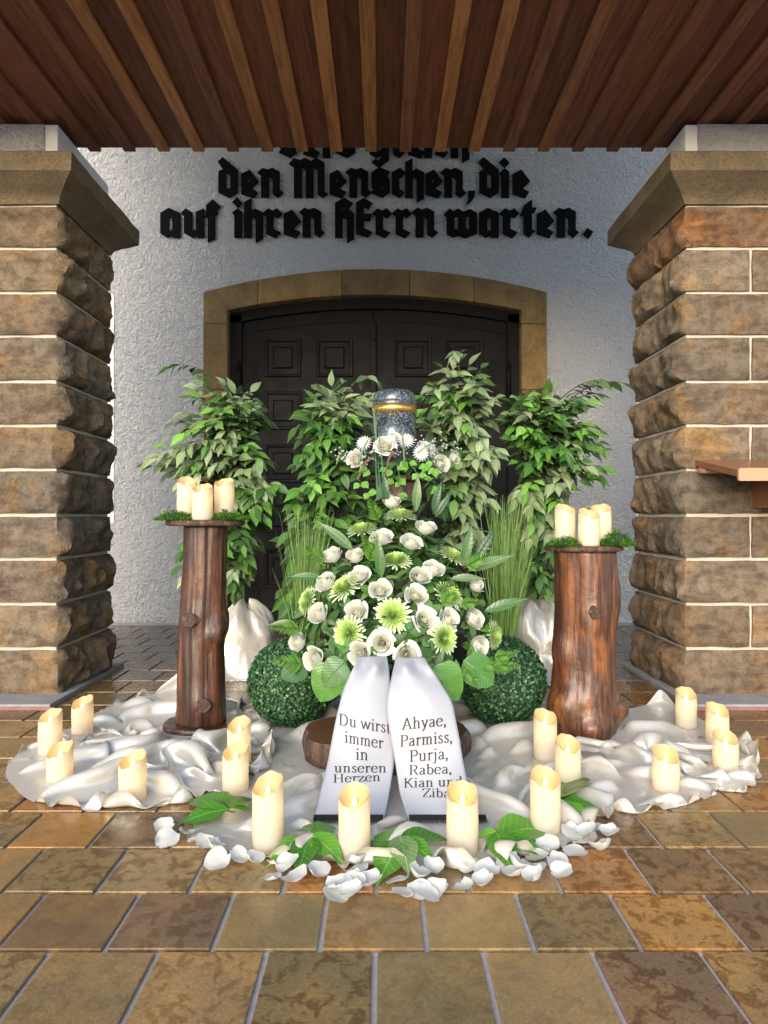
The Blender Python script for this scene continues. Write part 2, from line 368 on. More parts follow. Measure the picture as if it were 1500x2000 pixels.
for i in range(len(rows)-1):
    y0, y1 = rows[i], rows[i+1]
    off = .084 if i % 2 == 1 else -.0125
    for k in range(-17, 17):
        x0 = off+k*TW; x1 = x0+TW
        if x1 < -3.5 or x0 > 3.5: continue
        if (x1 < -1.5 and y1 < 3.4 and y0 > 3.05) or (x0 > 1.45 and y1 < 3.4 and y0 > 3.05): continue
        lim = .585*max(y0, 0)+.12
        ga = .0052
        if y1 < 1.0 or x1 < -lim or x0 > lim:
            spare.box(x0+ga, x1-ga, y0+ga, y1-ga, -.0015, .004); continue
        d = round(y1-y0, 3)
        if d not in tile_me:
            tile_me[d] = MB().box(-TW/2+ga, TW/2-ga, -d/2+ga, d/2-ga, -.010, .004, .0022).mesh('tile', MATS['tile'])
        c = tile_cols[known.get((i, k), rt.choices(range(8), tile_w)[0])]
        f = rt.uniform(.85, 1.15)
        if y0 > 3.25: c = (c[0]*.35+.060, c[1]*.35+.062, c[2]*.35+.066)  # back rows: the wall's grey reflection is put into the tile colour
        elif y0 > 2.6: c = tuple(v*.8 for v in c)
        c = (c[0]*1.42, c[1]*1.31, c[2]*1.28)
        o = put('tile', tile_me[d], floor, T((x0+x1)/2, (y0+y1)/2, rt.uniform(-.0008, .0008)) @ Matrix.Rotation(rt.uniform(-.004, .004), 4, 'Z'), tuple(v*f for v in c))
o = spare.build('outer_tiles', MATS['tile'], floor); o.color = (.15, .105, .05, 1); tag(o, kind='stuff')

# ---- church wall with its arched opening
ox0, ozt = wall(398, 572); ox1, _ = wall(1067, 572); _, ozc = wall(732, 527)
ix0, izt = wall(445, 607); ix1, _ = wall(1018, 607); _, izc = wall(732, 577)
def arc(x, x0, x1, ze, zc):
    u = (x-(x0+x1)/2)/((x1-x0)/2); return ze+(zc-ze)*math.sqrt(max(0, 1-.93*u*u))*1.0 if False else ze+(zc-ze)*(1-u*u)
wm = MB(); WT = 4.1; NA = 24
wm.box(-4.2, ox0, YW, YW+.35, -.14, WT); wm.box(ox1, 4.2, YW, YW+.35, -.14, WT)
for k in range(NA):
    xa = ox0+(ox1-ox0)*k/NA; xb = ox0+(ox1-ox0)*(k+1)/NA
    wm.prism([(xa, arc(xa, ox0, ox1, ozt, ozc)), (xb, arc(xb, ox0, ox1, ozt, ozc)), (xb, WT), (xa, WT)], YW, YW+.35)
cw = wm.build('church_wall', MATS['roughcast']); tag(cw, 'white roughcast church wall with an arched doorway, behind the flowers', 'wall')
xs, zs = wall(223, 575); _, zb = wall(223, 1022)
MB().box(xs-.5, xs, YW-.006, YW+.02, zb, zs, .003).build('smooth_band', MATS['plaster'], cw)
MB().box(wall(1243, 0)[0], wall(1243, 0)[0]+.5, YW-.006, YW+.02, zb, zs+.05, .003).build('smooth_band', MATS['plaster'], cw)
MB().box(-4.2, ox0, YW-.012, YW+.01, -.004, .022, .004).build('skirting', MATS['concrete'], cw)
MB().box(ox1, 4.2, YW-.012, YW+.01, -.004, .022, .004).build('skirting', MATS['concrete'], cw)

# ---- stone surround, block by block
sur = empty('door_surround', ((ox0+ox1)/2, YW, 0)); tag(sur, 'ochre sandstone surround with a flat arch around the black church door', 'door surround')
MS = T(-(ox0+ox1)/2, -YW, 0)
scols = [(.19, .125, .045), (.16, .11, .045), (.215, .14, .05), (.15, .10, .04)]
def sblock(pts, k):
    me = fixn(MB().prism(pts, YW-.018, YW+.16).mesh('stone', MATS['ashlar']))
    bm = bmesh.new(); bm.from_mesh(me); bmesh.ops.bevel(bm, geom=bm.edges[:], offset=.004, segments=1, affect='EDGES'); bm.to_mesh(me); bm.free()
    put('stone', me, sur, MS, tuple(v*1.25 for v in scols[k % 4]))
zj = [0.0, .62, 1.16, 1.72, wall(0, 634)[1]]
for sgn, (a, b) in enumerate(((ox0, ix0), (ix1, ox1))):
    for k in range(4):
        sblock([(a, zj[k]+.0015), (b, zj[k]+.0015), (b, zj[k+1]-.0015), (a, zj[k+1]-.0015)], k+sgn)
cuts = [ox0, wall(505, 0)[0], wall(668, 0)[0], wall(800, 0)[0], wall(925, 0)[0], ox1]
for k in range(5):
    a, b = cuts[k]+.0012, cuts[k+1]-.0012; n = 9
    xsamp = sorted(set([a+(b-a)*i/n for i in range(n+1)]+[q for q in (ix0, ix1) if a < q < b]))
    up = [(x, arc(x, ox0, ox1, ozt, ozc)) for x in xsamp]
    dn = []
    for x in xsamp:
        if x < ix0-1e-6 or x > ix1+1e-6: dn.append((x, zj[4]+.0015))
        elif abs(x-ix0) < 1e-6: dn += [(x, zj[4]+.0015), (x+.0005, izt)]
        elif abs(x-ix1) < 1e-6: dn += [(x-.0005, izt), (x, zj[4]+.0015)]
        else: dn.append((x, arc(x, ix0, ix1, izt, izc)))
    sblock(up[::-1]+dn, k+1)

# ---- black double door
YD = YW+.085
door = empty('church_portal', ((ix0+ix1)/2, YD, 0)); tag(door, 'black panelled double church door under the flat stone arch', 'door')
MD = T(-(ix0+ix1)/2, -YD, 0)
_, zsill = wall(0, 1196)
fm = MB(); fw = .085
fm.box(ix0-.01, ix0+fw, YD-.02, YD+.10, 0, izt-.01); fm.box(ix1-fw, ix1+.01, YD-.02, YD+.10, 0, izt-.01)
for k in range(NA):
    xa = ix0+(ix1-ix0)*k/NA; xb = ix0+(ix1-ix0)*(k+1)/NA
    fm.prism([(xa, arc(xa, ix0, ix1, izt, izc)-.075), (xb, arc(xb, ix0, ix1, izt, izc)-.075), (xb, arc(xb, ix0, ix1, izt, izc)+.01), (xa, arc(xa, ix0, ix1, izt, izc)+.01)], YD-.02, YD+.10)
fm.build('door_frame', MATS['door'], door, M=MD)
xm = wall(729, 0)[0]
MB().box(ix0+fw, ix1-fw, YD-.03, YD+.1, 0, zsill-.003, .006).build('threshold', MATS['door'], door, M=MD)
pan = MB()
pw, ph = 70*PX, 74*PX
def ring(w, h, y): return [(-w/2, y, -h/2), (w/2, y, -h/2), (w/2, y, h/2), (-w/2, y, h/2)]
loops = [ring(pw+.012, ph+.012, 0), ring(pw, ph, -.014), ring(pw-.028, ph-.028, -.012), ring(pw-.05, ph-.05, .006), ring(pw-.105, ph-.105, .004), ring(pw-.135, ph-.135, -.012)]
vs = [p for l in loops for p in l]; fs = [(4*i+j, 4*i+(j+1) % 4, 4*i+4+(j+1) % 4, 4*i+4+j) for i in range(5) for j in range(4)]+[(20, 21, 22, 23)]
pan_me = fixn(MB().add(vs, fs).mesh('panel', MATS['door']))
for p in pan_me.polygons: p.use_smooth = False
for side in (0, 1):
    xa, xb = ((ix0+fw+.003, xm-.003) if side == 0 else (xm+.003, ix1-fw-.003))
    lm = MB(); n = 10
    for k in range(n):
        a = xa+(xb-xa)*k/n; b = xa+(xb-xa)*(k+1)/n
        lm.prism([(a, zsill), (b, zsill), (b, arc(b, ix0, ix1, izt, izc)-.078), (a, arc(a, ix0, ix1, izt, izc)-.078)], YD+.012, YD+.07)
    leaf = lm.build('door_leaf', MATS['door'], door, M=MD)
    for cx in ((549, 652) if side == 0 else (808, 911)):
        for r_ in range(5):
            x, z = wall(cx, 693+105*r_)
            put('panel', pan_me, leaf, T(x, YD+.012, z))
    # bead line below the arch and on the stiles
    b = MB()
    for k in range(n):
        a = xa+.05+(xb-xa-.07)*k/n; c = xa+.05+(xb-xa-.07)*(k+1)/n
        b.prism([(a, arc(a, ix0, ix1, izt, izc)-.165), (c, arc(c, ix0, ix1, izt, izc)-.165), (c, arc(c, ix0, ix1, izt, izc)-.157), (a, arc(a, ix0, ix1, izt, izc)-.157)], YD+.004, YD+.0135)
    b.build('bead', MATS['door'], leaf)
    # pin hinge high up and an ornamental plate low down
    hx = wall(463 if side == 0 else 996, 0)[0]
    h = MB()
    z0 = wall(0, 768)[1]; z1 = wall(0, 706)[1]
    h.tube([(hx, YD-.035, z0), (hx, YD-.035, z1)], .017, 10); h.tube([(hx, YD-.035, z1), (hx, YD-.035, z1+.03)], [.011, .003], 8)
    h.tube([(hx, YD-.035, z0), (hx, YD-.035, z0-.03)], [.011, .003], 8)
    h.box(hx-.012, hx+.012, YD-.03, YD+.02, z0+.04, z1-.04)
    h.build('hinge', MATS['iron'], door, True, MD)
    for zc_px in (735, 1128):
        h = MB(); zc = wall(0, zc_px)[1]; sg = 1 if side == 0 else -1; hx2 = wall(492 if side == 0 else 967, 0)[0]
        for q in range(2):
            pts = []
            for i in range(25):
                t = i/24; w = .018+.020*abs(math.sin(t*PI*3))*(1-.3*t); pts.append((w, zc-.15+.30*t))
            out = [(hx2+w, z) for w, z in pts]+[(hx2-w, z) for w, z in pts[::-1]]
            if q == 0: h.prism(out, YD+.003, YD+.0115)
        for q in range(5):
            z = zc-.11+.055*q
            h.add(*(lambda c: ([(c[0]+.008*math.cos(a), YD-.001, c[1]+.008*math.sin(a)) for a in np.linspace(0, 2*PI, 7)[:-1]]+[(c[0], YD-.006, c[1])], [(i, (i+1) % 6, 6) for i in range(6)]))((hx2, z)))
        h.build('hinge_plate', MATS['iron'], door, False, MD)
am = MB(); ztop = izc-.15
am.box(xm-.022, xm+.022, YD-.022, YD+.011, zsill+.002, ztop-.02, .006)
am.build('astragal', MATS['door'], door, False, MD)
MB().box(xm-.02, xm+.02, YD-.034, YD-.0225, ztop-.16, ztop-.05, .005).build('bolt', MATS['iron'], door, False, MD)
MB().box(ix0-.05, ix1+.05, YD+.11, YD+.2, 0, izc+.1).build('door_backing', MATS['door'], door, False, MD)

# ---- blackletter inscription on the wall
GL = {
 'i': [[(-2,23.8),(3,27.8),(7,24.8),(7,0),(0,0),(0,21)], [(-2,34.3),(2.7,38.5),(7.3,33.3),(3,29.1)]],
 'n': [[(-3.5,24.3),(1.5,28.3),(6,26.6),(11,28.3),(17.7,24.6),(17.7,7.3),(21,4.6),(16,0),(11.3,3.3),(11.3,17.8),(7.3,21.3),(7.3,.3),(0,.3),(0,21.3)]],
 'u': [[(-3,23.5),(1.5,27.8),(7.3,24),(7.3,8),(11.5,6.5),(11.5,24.5),(19,27.5),(19,0),(13,0),(12,1),(8,0),(0,4.5),(0,20.8)]],
 'a': [[(0,23.5),(8,28.2),(18.7,23.5),(18.7,0),(11.5,0),(11.5,2.5),(6.5,0),(0,4)], [(7.5,19),(9.5,20.3),(11.5,18.2),(11.5,7),(7.5,5.5)]],
 'f': [[(-1.5,31),(5,36.5),(11.8,30),(8.5,26),(9.8,24),(6.7,20),(6.7,-1),(0,-4.5),(0,19),(-3,20),(-1.5,24)]],
 'h': [[(0,34),(6.8,37.5),(6.8,25),(10.5,27.5),(18,24),(18,-1),(11.2,-4.8),(11.2,18),(7,20),(7,0),(0,0)]],
 'r': [[(-3.3,23.3),(2,27.8),(6,25.5),(10.7,27.8),(15.3,23),(10.7,19),(7,21.3),(6.7,8),(13.7,4.5),(9,-.5),(0,3.5),(0,20.5)]],
 'e': [[(0,22.5),(8,26.5),(16.3,15.5),(9,8.3),(15.5,5),(12,-.5),(0,3.5)], [(6.5,19.5),(9.2,15.8),(6.5,13.5)]],
 'd': [[(-.5,34.5),(4,38.7),(18.5,26.5),(18.5,5),(10.5,0),(0,5),(0,25),(4.5,27)], [(7.2,24),(11.5,22),(11.5,8.5),(9.5,8),(7.2,9.5)]],
 'M': [[(-4.7,32.5),(0,38),(5.5,35.5),(10.5,38),(16.5,35),(21.5,38),(29.3,33.5),(29.3,6),(32.7,3),(28,0),(23,3),(23,27.5),(18.7,29.5),(18.7,0),(11.5,0),(11.5,27),(7.3,29.5),(7.3,0),(0,0),(0,29.5)]],
 's': [[(0,24),(7.7,29),(17.7,25),(15,20.5),(17.7,16),(17.7,5.5),(10.7,0),(0,5),(2,8),(0,11)], [(7.2,20),(11.5,20.3),(7.5,16.5)], [(7.7,9),(11.3,12.5),(11.3,8)]],
 'c': [[(0,24),(7.7,28.2),(12.5,24),(8.5,19.5),(7,20.5),(7,8),(11.7,5),(7.7,0),(0,4)]],
 'H': [[(0,33.5),(9,38),(17,33),(12.5,28),(18,23),(18,-1.5),(11.5,-5),(11.5,18),(7,19.5),(7,0),(0,0)], [(7,30.5),(11.5,28),(7,26.5)]],
 'E': [[(0,33.5),(7.5,38),(15.2,33),(12,27.5),(7.2,30),(7.2,22.5),(15,22.5),(13.5,16.2),(7.2,16.2),(7.2,8.5),(15.2,5),(11,0),(0,4)]],
 'w': [[(-2.7,22.4),(2.5,27.7),(6.4,25),(11.2,27.7),(16,24.5),(22.4,27.2),(29.1,23.5),(29.1,3.7),(18.1,-.5),(11.2,2.1),(6.4,0),(0,3.2),(0,19.7)], [(7.1,20.3),(11.2,20.3),(11.2,6.5),(7.1,8)], [(18.1,20.3),(21.9,21),(21.9,7),(18.1,8.5)]],
 't': [[(-3.5,21.3),(.2,31),(7.7,36),(7.7,28.8),(12,28.3),(10.3,24.5),(7.7,23.5),(7.7,7.5),(10.3,5.9),(5,0),(0,3.7),(0,21.3)]],
 ',': [[(0,5.9),(6.6,6.1),(5.9,.5),(2.5,-4),(-1.6,-7),(.4,-2)]],
 '.': [[(0,3.2),(3.7,8.7),(9.4,5.1),(5.3,-.9)]],
 'g': [[(0,23.5),(8,28.2),(18.7,24),(18.7,-2),(9,-9.5),(2.5,-4.5),(6,-1.5),(8,-3.5),(11.5,-.5),(11.5,2.5),(6.5,0),(0,4)], [(7.5,19),(9.5,20.3),(11.5,18.2),(11.5,7),(7.5,5.5)]],
 'l': [[(0,34),(7,37.5),(7,8),(11,5),(6,0),(0,3.5)]],
}
def glyph_mesh(ch):
    cu = bpy.data.curves.new('g', 'CURVE'); cu.dimensions = '2D'; cu.fill_mode = 'BOTH'; cu.extrude = .008; cu.bevel_depth = .0018; cu.bevel_resolution = 0
    for c in GL[ch]:
        sp = cu.splines.new('POLY'); sp.points.add(len(c)-1); sp.use_cyclic_u = True
        for p, (x, y) in zip(sp.points, c): p.co = (x*2*PX, y*2*PX, 0, 1)
    ob = bpy.data.objects.new('g', cu); COL.objects.link(ob)
    me = bpy.data.meshes.new_from_object(ob.evaluated_get(bpy.context.evaluated_depsgraph_get()))
    bpy.data.objects.remove(ob); bpy.data.curves.remove(cu)
    me.name = 'letter'; me.materials.clear(); me.materials.append(MATS['letter'])
    for p in me.polygons: p.use_smooth = False
    return me
lines = [
 (309.5, [('s',546),('e',593),('i',631),('d',657),('g',722),('l',768),('e',797),('i',829),('c',850),('h',880)]),
 (387.2, [('d',428),('e',472.4),('n',511),('M',575),('e',644.4),('n',683),('s',725.6),('c',765.6),('h',791.6),('e',831),('n',867.5),(',',914),('d',936),('i',979),('e',1001)]),
 (465, [('a',315),('u',361),('f',407),('i',459),('h',478),('r',521),('e',555),('n',592),('H',655),('E',696),('r',734),('r',773),('n',812),('w',872.4),('a',935.8),('r',982),('t',1022.4),('e',1048.4),('n',1087.4),('.',1138)])]
insc = empty('wall_inscription', (0, YW, 2.8)); tag(insc, 'raised black blackletter inscription on the white wall above the door', 'inscription')
gm = {}
for by, chars in lines:
    for ch, px in chars:
        if ch not in gm: gm[ch] = glyph_mesh(ch)
        x, z = wall(px, by)
        put('letter', gm[ch], insc, T(x, -.012, z-2.8) @ Matrix.Rotation(PI/2, 4, 'X'))

# ---- timber ceiling of the porch
CZ = 2.525; CY0, CY1 = 2.1, 3.19
ceil = empty('porch_ceiling', (0, CY1, CZ)); tag(ceil, 'dark red brown timber ceiling of boards and cover battens above the porch', 'ceiling')
MC = T(0, -CY1, -CZ)
bw = .1614; X0 = (310+11-VX)/F*CY1
rc = random.Random(5)
light = {0, 1, 3, 4, 5, 6, 8, 9}; mid = {7, 11, 14}
bb = MB().box(-bw/2+.0015, bw/2-.0015, CY0-CY1, 0, 0, .022, .002).mesh('board', MATS['board'])
tb = MB().box(-.027, .027, CY0-CY1, .004, -.017, -.0005, .003).mesh('batten', MATS['board'])
for k in range(-8, 21):
    x = X0+bw*k
    v = rc.uniform(.75, 1.2)
    put('board', bb, ceil, T(x+bw/2, 0, 0), (.20*v, .070*v, .036*v))
    if k in light: c = (.43, .185, .068)
    elif k in mid: c = (.27, .11, .05)
    else: c = (.23, .085, .044)
    v = rc.uniform(.9, 1.12)
    put('batten', tb, ceil, T(x, 0, 0), tuple(q*v for q in c))
roof = empty('porch_canopy', (0, CY1, CZ+.03)); tag(roof, 'plain roof slab lying over the timber porch ceiling', 'roof')
MR = T(0, -CY1, -CZ-.03)
MB().box(-2.3, 2.3, CY0-.05, CY1, CZ+.03, CZ+.16).build('roof_slab', MATS['soffit'], roof, M=MR)
MB().box(-2.3, 2.3, CY1, YW+.35, WT, WT+.12).build('upper_soffit', MATS['plaster'], roof, M=MR)  # unseen soffit, made white to bounce light onto the upper wall
MB().box(-2.3, 2.3, CY1-.06, CY1-.003, CZ+.16, WT).build('upstand', MATS['plaster'], roof, M=MR)  # unseen face towards the wall, white to add to that bounce

# ---- rock-faced pillars
def rock(x0, x1, y0, y1, z0, z1, amp, seed):
    """rough block; amp = bulge of the faces (-x, +x, -y, +y)"""
    mb = MB(); st = .017
    nx, ny, nz = (max(3, int((b-a)/st)) for a, b in ((x0, x1), (y0, y1), (z0, z1)))
    off = Vector((seed*3.7, seed*1.3, seed*2.1))
    def dsp(p, d, e, A):
        w = 1-(1-min(e/.055, 1))**2
        q = p+off
        n1 = noise.fractal(q*5.5, 1, 2, 4); n2 = noise.fractal(q*17, 1, 2, 3); cell = noise.voronoi(q*9)[0][0]
        a = A*w*(.62+.75*n1)+min(1, e/.014)*(.30*A+.009)*(.75*n2+1.2*(cell-.35)+.35*noise.noise(q*38))
        return p+d*a+Vector((n2, n1, noise.noise(q*11)))*.0035
    def facegrid(n1, n2, fn, d, A, w, h):
        P = []
        for i in range(n1+1):
            r = []
            for j in range(n2+1):
                u, v = i/n1, j/n2
                e = min(u*w, (1-u)*w, v*h, (1-v)*h)
                r.append(dsp(fn(u, v), d, e, A) if A > 0 else fn(u, v)+Vector(((0, 0, 0)))+(dsp(fn(u, v), d, 0, 0)-fn(u, v)))
            P.append(r)
        mb.grid(P)
    X, Y, Z = x1-x0, y1-y0, z1-z0
    facegrid(nx, nz, lambda u, v: Vector((x0+u*X, y0, z0+v*Z)), Vector((0, -1, 0)), amp[2], X, Z)
    facegrid(nx, nz, lambda u, v: Vector((x1-u*X, y1, z0+v*Z)), Vector((0, 1, 0)), amp[3], X, Z)
    facegrid(ny, nz, lambda u, v: Vector((x0, y1-u*Y, z0+v*Z)), Vector((-1, 0, 0)), amp[0], Y, Z)
    facegrid(ny, nz, lambda u, v: Vector((x1, y0+u*Y, z0+v*Z)), Vector((1, 0, 0)), amp[1], Y, Z)
    facegrid(nx, ny, lambda u, v: Vector((x0+u*X, y0+v*Y, z1)), Vector((0, 0, 1)), 0, X, Y)
    facegrid(nx, ny, lambda u, v: Vector((x0+u*X, y1-v*Y, z0)), Vector((0, 0, -1)), 0, X, Y)
    bm = bmesh.new(); me = mb.mesh('stone', MATS['stone'], True); bm.from_mesh(me)
    bmesh.ops.remove_doubles(bm, verts=bm.verts[:], dist=.0004); bm.to_mesh(me); bm.free()
    me.polygons.foreach_set('use_smooth', [True]*len(me.polygons))
    me.set_sharp_from_angle(angle=R(38))
    return me
PY0, PY1 = 2.97, 3.55
zc = [H-(y-VY)/F*PY0 for y in (1363, 1267, 1180, 1092, 1006, 917, 831, 745, 656, 571, 485, 401)]
cols = [(.30, .232, .158), (.285, .226, .16), (.31, .232, .145), (.27, .214, .155), (.295, .228, .16), (.265, .212, .158)]
def pillar(sgn, xi, label):
    xo = xi+sgn*.85
    root = empty('stone_pillar', (xi+sgn*.42, (PY0+PY1)/2, 0)); tag(root, label, 'pillar')
    M0 = T(-root.location)
    a, b = sorted((xi, xo))
    MB().box(a+.010, b-.010, PY0+.010, PY1-.010, 0, zc[-1]+.02).build('mortar_core', MATS['mortar'], root, M=M0)
    rr = random.Random(3 if sgn < 0 else 9)
    g2 = .0075
    for i in range(11):
        z0, z1 = zc[i]+g2, zc[i+1]-g2
        if i == 0: z0 = .012
        fs = (.34 if sgn < 0 else (1.605-xi if i % 2 == 1 else .42))
        xs = xi+sgn*fs
        ysp = PY0+(.25+.1*rr.random() if sgn < 0 else .20+.1*rr.random())
        if sgn < 0 and i in (3, 8): ysp = None
        blocks = []
        A = .034+.016*rr.random(); Bf = .009+.008*rr.random()
        cl = rr.choice(cols); jit = lambda c: (lambda f, w: (c[0]*f*w, c[1]*f, c[2]*f/w))(rr.uniform(.85, 1.15), rr.uniform(.96, 1.04))
        if i < 3 and sgn > 0: cl = cols[3]
        if i == 10 and sgn > 0: cl = (.30, .185, .11)
        if ysp is None: blocks.append((xi, xs, PY0, PY1))
        else: blocks += [(xi, xs, PY0, ysp-.006), (xi, xi+sgn*.36, ysp+.006, PY1)]
        blocks.append((xs+sgn*.014, xo, PY0, PY1 if False else PY0+.3))
        for bi, (p, q, ya, yb) in enumerate(blocks):
            lo, hi = min(p, q), max(p, q)
            amp = [0, 0, 0, 0]
            if bi == len(blocks)-1: amp[2] = Bf
            else:
                amp[1 if sgn < 0 else 0] = A
                if ya == PY0: amp[2] = Bf
                if yb == PY1: amp[3] = A*.8
            put('stone', rock(lo, hi, ya, yb, z0, z1, amp, rr.random()*40), root, M0, tuple(.80*v for v in jit(cl)))
    # moulded cornice
    prof = [(-.05, zc[-1]+.004), (.004, zc[-1]+.004), (.006, zc[-1]+.012), (.016, zc[-1]+.03), (.040, zc[-1]+.05), (.072, zc[-1]+.07), (.095, zc[-1]+.088), (.104, zc[-1]+.094), (.110, zc[-1]+.098), (.110, zc[-1]+.176), (.104, zc[-1]+.182), (-.05, zc[-1]+.182)]
    cm = MB(); vs = []; fs = []; npt = 22
    def rect(o):
        xa, xb, ya, yb = a-o, b+o, PY0-o, PY1+o; pts = []
        for (p, q) in (((xa, ya), (xb, ya)), ((xb, ya), (xb, yb)), ((xb, yb), (xa, yb)), ((xa, yb), (xa, ya))):
            for t in range(npt): pts.append((p[0]+(q[0]-p[0])*t/npt, p[1]+(q[1]-p[1])*t/npt))
        return pts
    for o, z in prof:
        for x, y in rect(o):
            jn = .004*noise.fractal(Vector((x*6, y*6, z*8+sgn)), 1, 2, 3)
            vs.append((x+jn, y+jn, z+jn*.6))
    N = 4*npt
    for i in range(len(prof)-1):
        for j in range(N): fs.append((i*N+j, i*N+(j+1) % N, (i+1)*N+(j+1) % N, (i+1)*N+j))
    fs.append(tuple(range((len(prof)-1)*N, len(prof)*N)))
    o = cm.add(vs, fs).build('cornice', MATS['ashlar'], root, False, M0); o.color = (.17, .125, .072, 1)
    o.data.polygons.foreach_set('use_smooth', [True]*len(o.data.polygons)); o.data.set_sharp_from_angle(angle=R(35))
    zt = zc[-1]+.182
    MB().box(a+.003, b+.0, PY0+.002, PY1-.03, zt, CZ-.018).build('plaster_block', MATS['plaster'], root, M=M0)
    xr0, xr1 = (a+.003, xi-.055) if sgn < 0 else (xi+.055, b)
    MB().box(xr0, xr1, PY0-.008, PY0+.01, zt+.002, CZ-.0195, .002).build('roughcast_panel', MATS['roughcast'], root, M=M0)
    MB().box(a-.05, b+.05, PY0-.17, PY1+.06, 0, .026, .006).build('plinth', MATS['concrete'], root, M=M0)
    MB().box(a-.06 if sgn > 0 else a, b+.06 if sgn < 0 else b, PY0-.178, PY0-.1715, 0, .016, .001).build('kerb_edge', MATS['kerb'], root, M=M0)
    return root
pillar(-1, -1.413, 'rock-faced brown sandstone pillar on the left, without a shelf')
pillar(1, 1.324, 'rock-faced brown sandstone pillar on the right, carrying a wooden shelf')

# ---- wooden shelf on the right pillar
sh = empty('wall_shelf', (1.62, PY0-.06, 1.0)); tag(sh, 'red brown wooden shelf with a rounded lip fixed to the right pillar', 'shelf')
YS = 2.60
p0 = at(1443, 915, YS); xl = p0.x; z0 = at(0, 939, YS).z; z1 = at(0, 914, YS).z
MSh = T(-sh.location)
zbk = at(0, 896, PY0-.03).z
def slope(y0, y1, za, zb, t, xa, xb):
    m = MB(); vs = [(x, y, z) for x in (xa, xb) for (y, z) in ((y0, za), (y1, zb), (y1, zb-t), (y0, za-t))]
    return m.add(vs, [(0, 1, 2, 3), (7, 6, 5, 4), (0, 4, 5, 1), (1, 5, 6, 2), (2, 6, 7, 3), (3, 7, 4, 0)])
fixn(slope(YS+.012, PY0+.01, z1-.006, zbk, .026, xl, 2.15).build('board', MATS['shelf'], sh, M=MSh).data)
e = MB(); th = z1-z0
pts = [(xl+.012*(1-math.cos(t)), z1-.012*(1-math.sin(t))) for t in np.linspace(0, PI/2, 6)]+[(2.15, z1), (2.15, z0), (xl+.004, z0), (xl, z0+.004)]
e.prism(pts, YS, YS+.0118); fixn(e.build('front_lip', MATS['shelfedge'], sh, M=MSh).data)
b0 = at(1472, 992, PY0-.02)
MB().box(b0.x, b0.x+.3, PY0-.14, PY0+.02, b0.z, z0+.012, .004).build('bracket', MATS['shelf'], sh, M=MSh)
MB().box(xl+.004, 2.1, PY0-.075, PY0-.02, zbk-.066, zbk-.030, .012).build('rail', MATS['shelfedge'], sh, M=MSh)
# ================================================================== things on the tiles
# ---- candles: (pixel x, pixel y of the foot, height, dip direction, label)
CR = .0375
floor_candles = [
 (161, 1440, .128, .5, 'short lit ivory candle at the back of the satin beside the left pillar'),
 (98, 1482, .142, .6, 'lit ivory candle at the far left of the left satin swirl'),
 (117, 1534, .105, .5, 'lit ivory candle low in the folds at the front left of the left satin'),
 (259, 1574, .125, .6, 'lit ivory candle at the front edge of the left satin swirl'),
 (467, 1500, .137, .4, 'lit ivory candle right of the slim log pedestal foot, partly hidden by another'),
 (460, 1556, .127, .4, 'lit ivory candle right of the slim log, in front of a like candle'),
 (523, 1671, .165, .6, 'tall lit ivory candle in the front row beside the left leaf sprig'),
 (692, 1687, .152, .3, 'tall lit ivory candle in the front row before the ribbon reading Du wirst'),
 (903, 1681, .152, .0, 'tall lit ivory candle in the front row before the ribbon of names'),
 (1065, 1641, .150, -.1, 'tall lit ivory candle at the right end of the front row'),
 (1065, 1493, .153, -.2, 'lit ivory candle left of the thick log pedestal foot'),
 (1109, 1546, .136, -.1, 'lit ivory candle in front of the thick log pedestal'),
 (1300, 1556, .120, -.1, 'lit ivory candle at the front of the right satin folds'),
 (1340, 1428, .141, -.1, 'lit ivory candle at the back of the right satin before the pillar'),
 (1401, 1462, .135, -.2, 'lit ivory candle right of the rearmost one on the right satin'),
 (1417, 1512, .112, -.2, 'lit ivory candle at the far right edge of the right satin'),
]
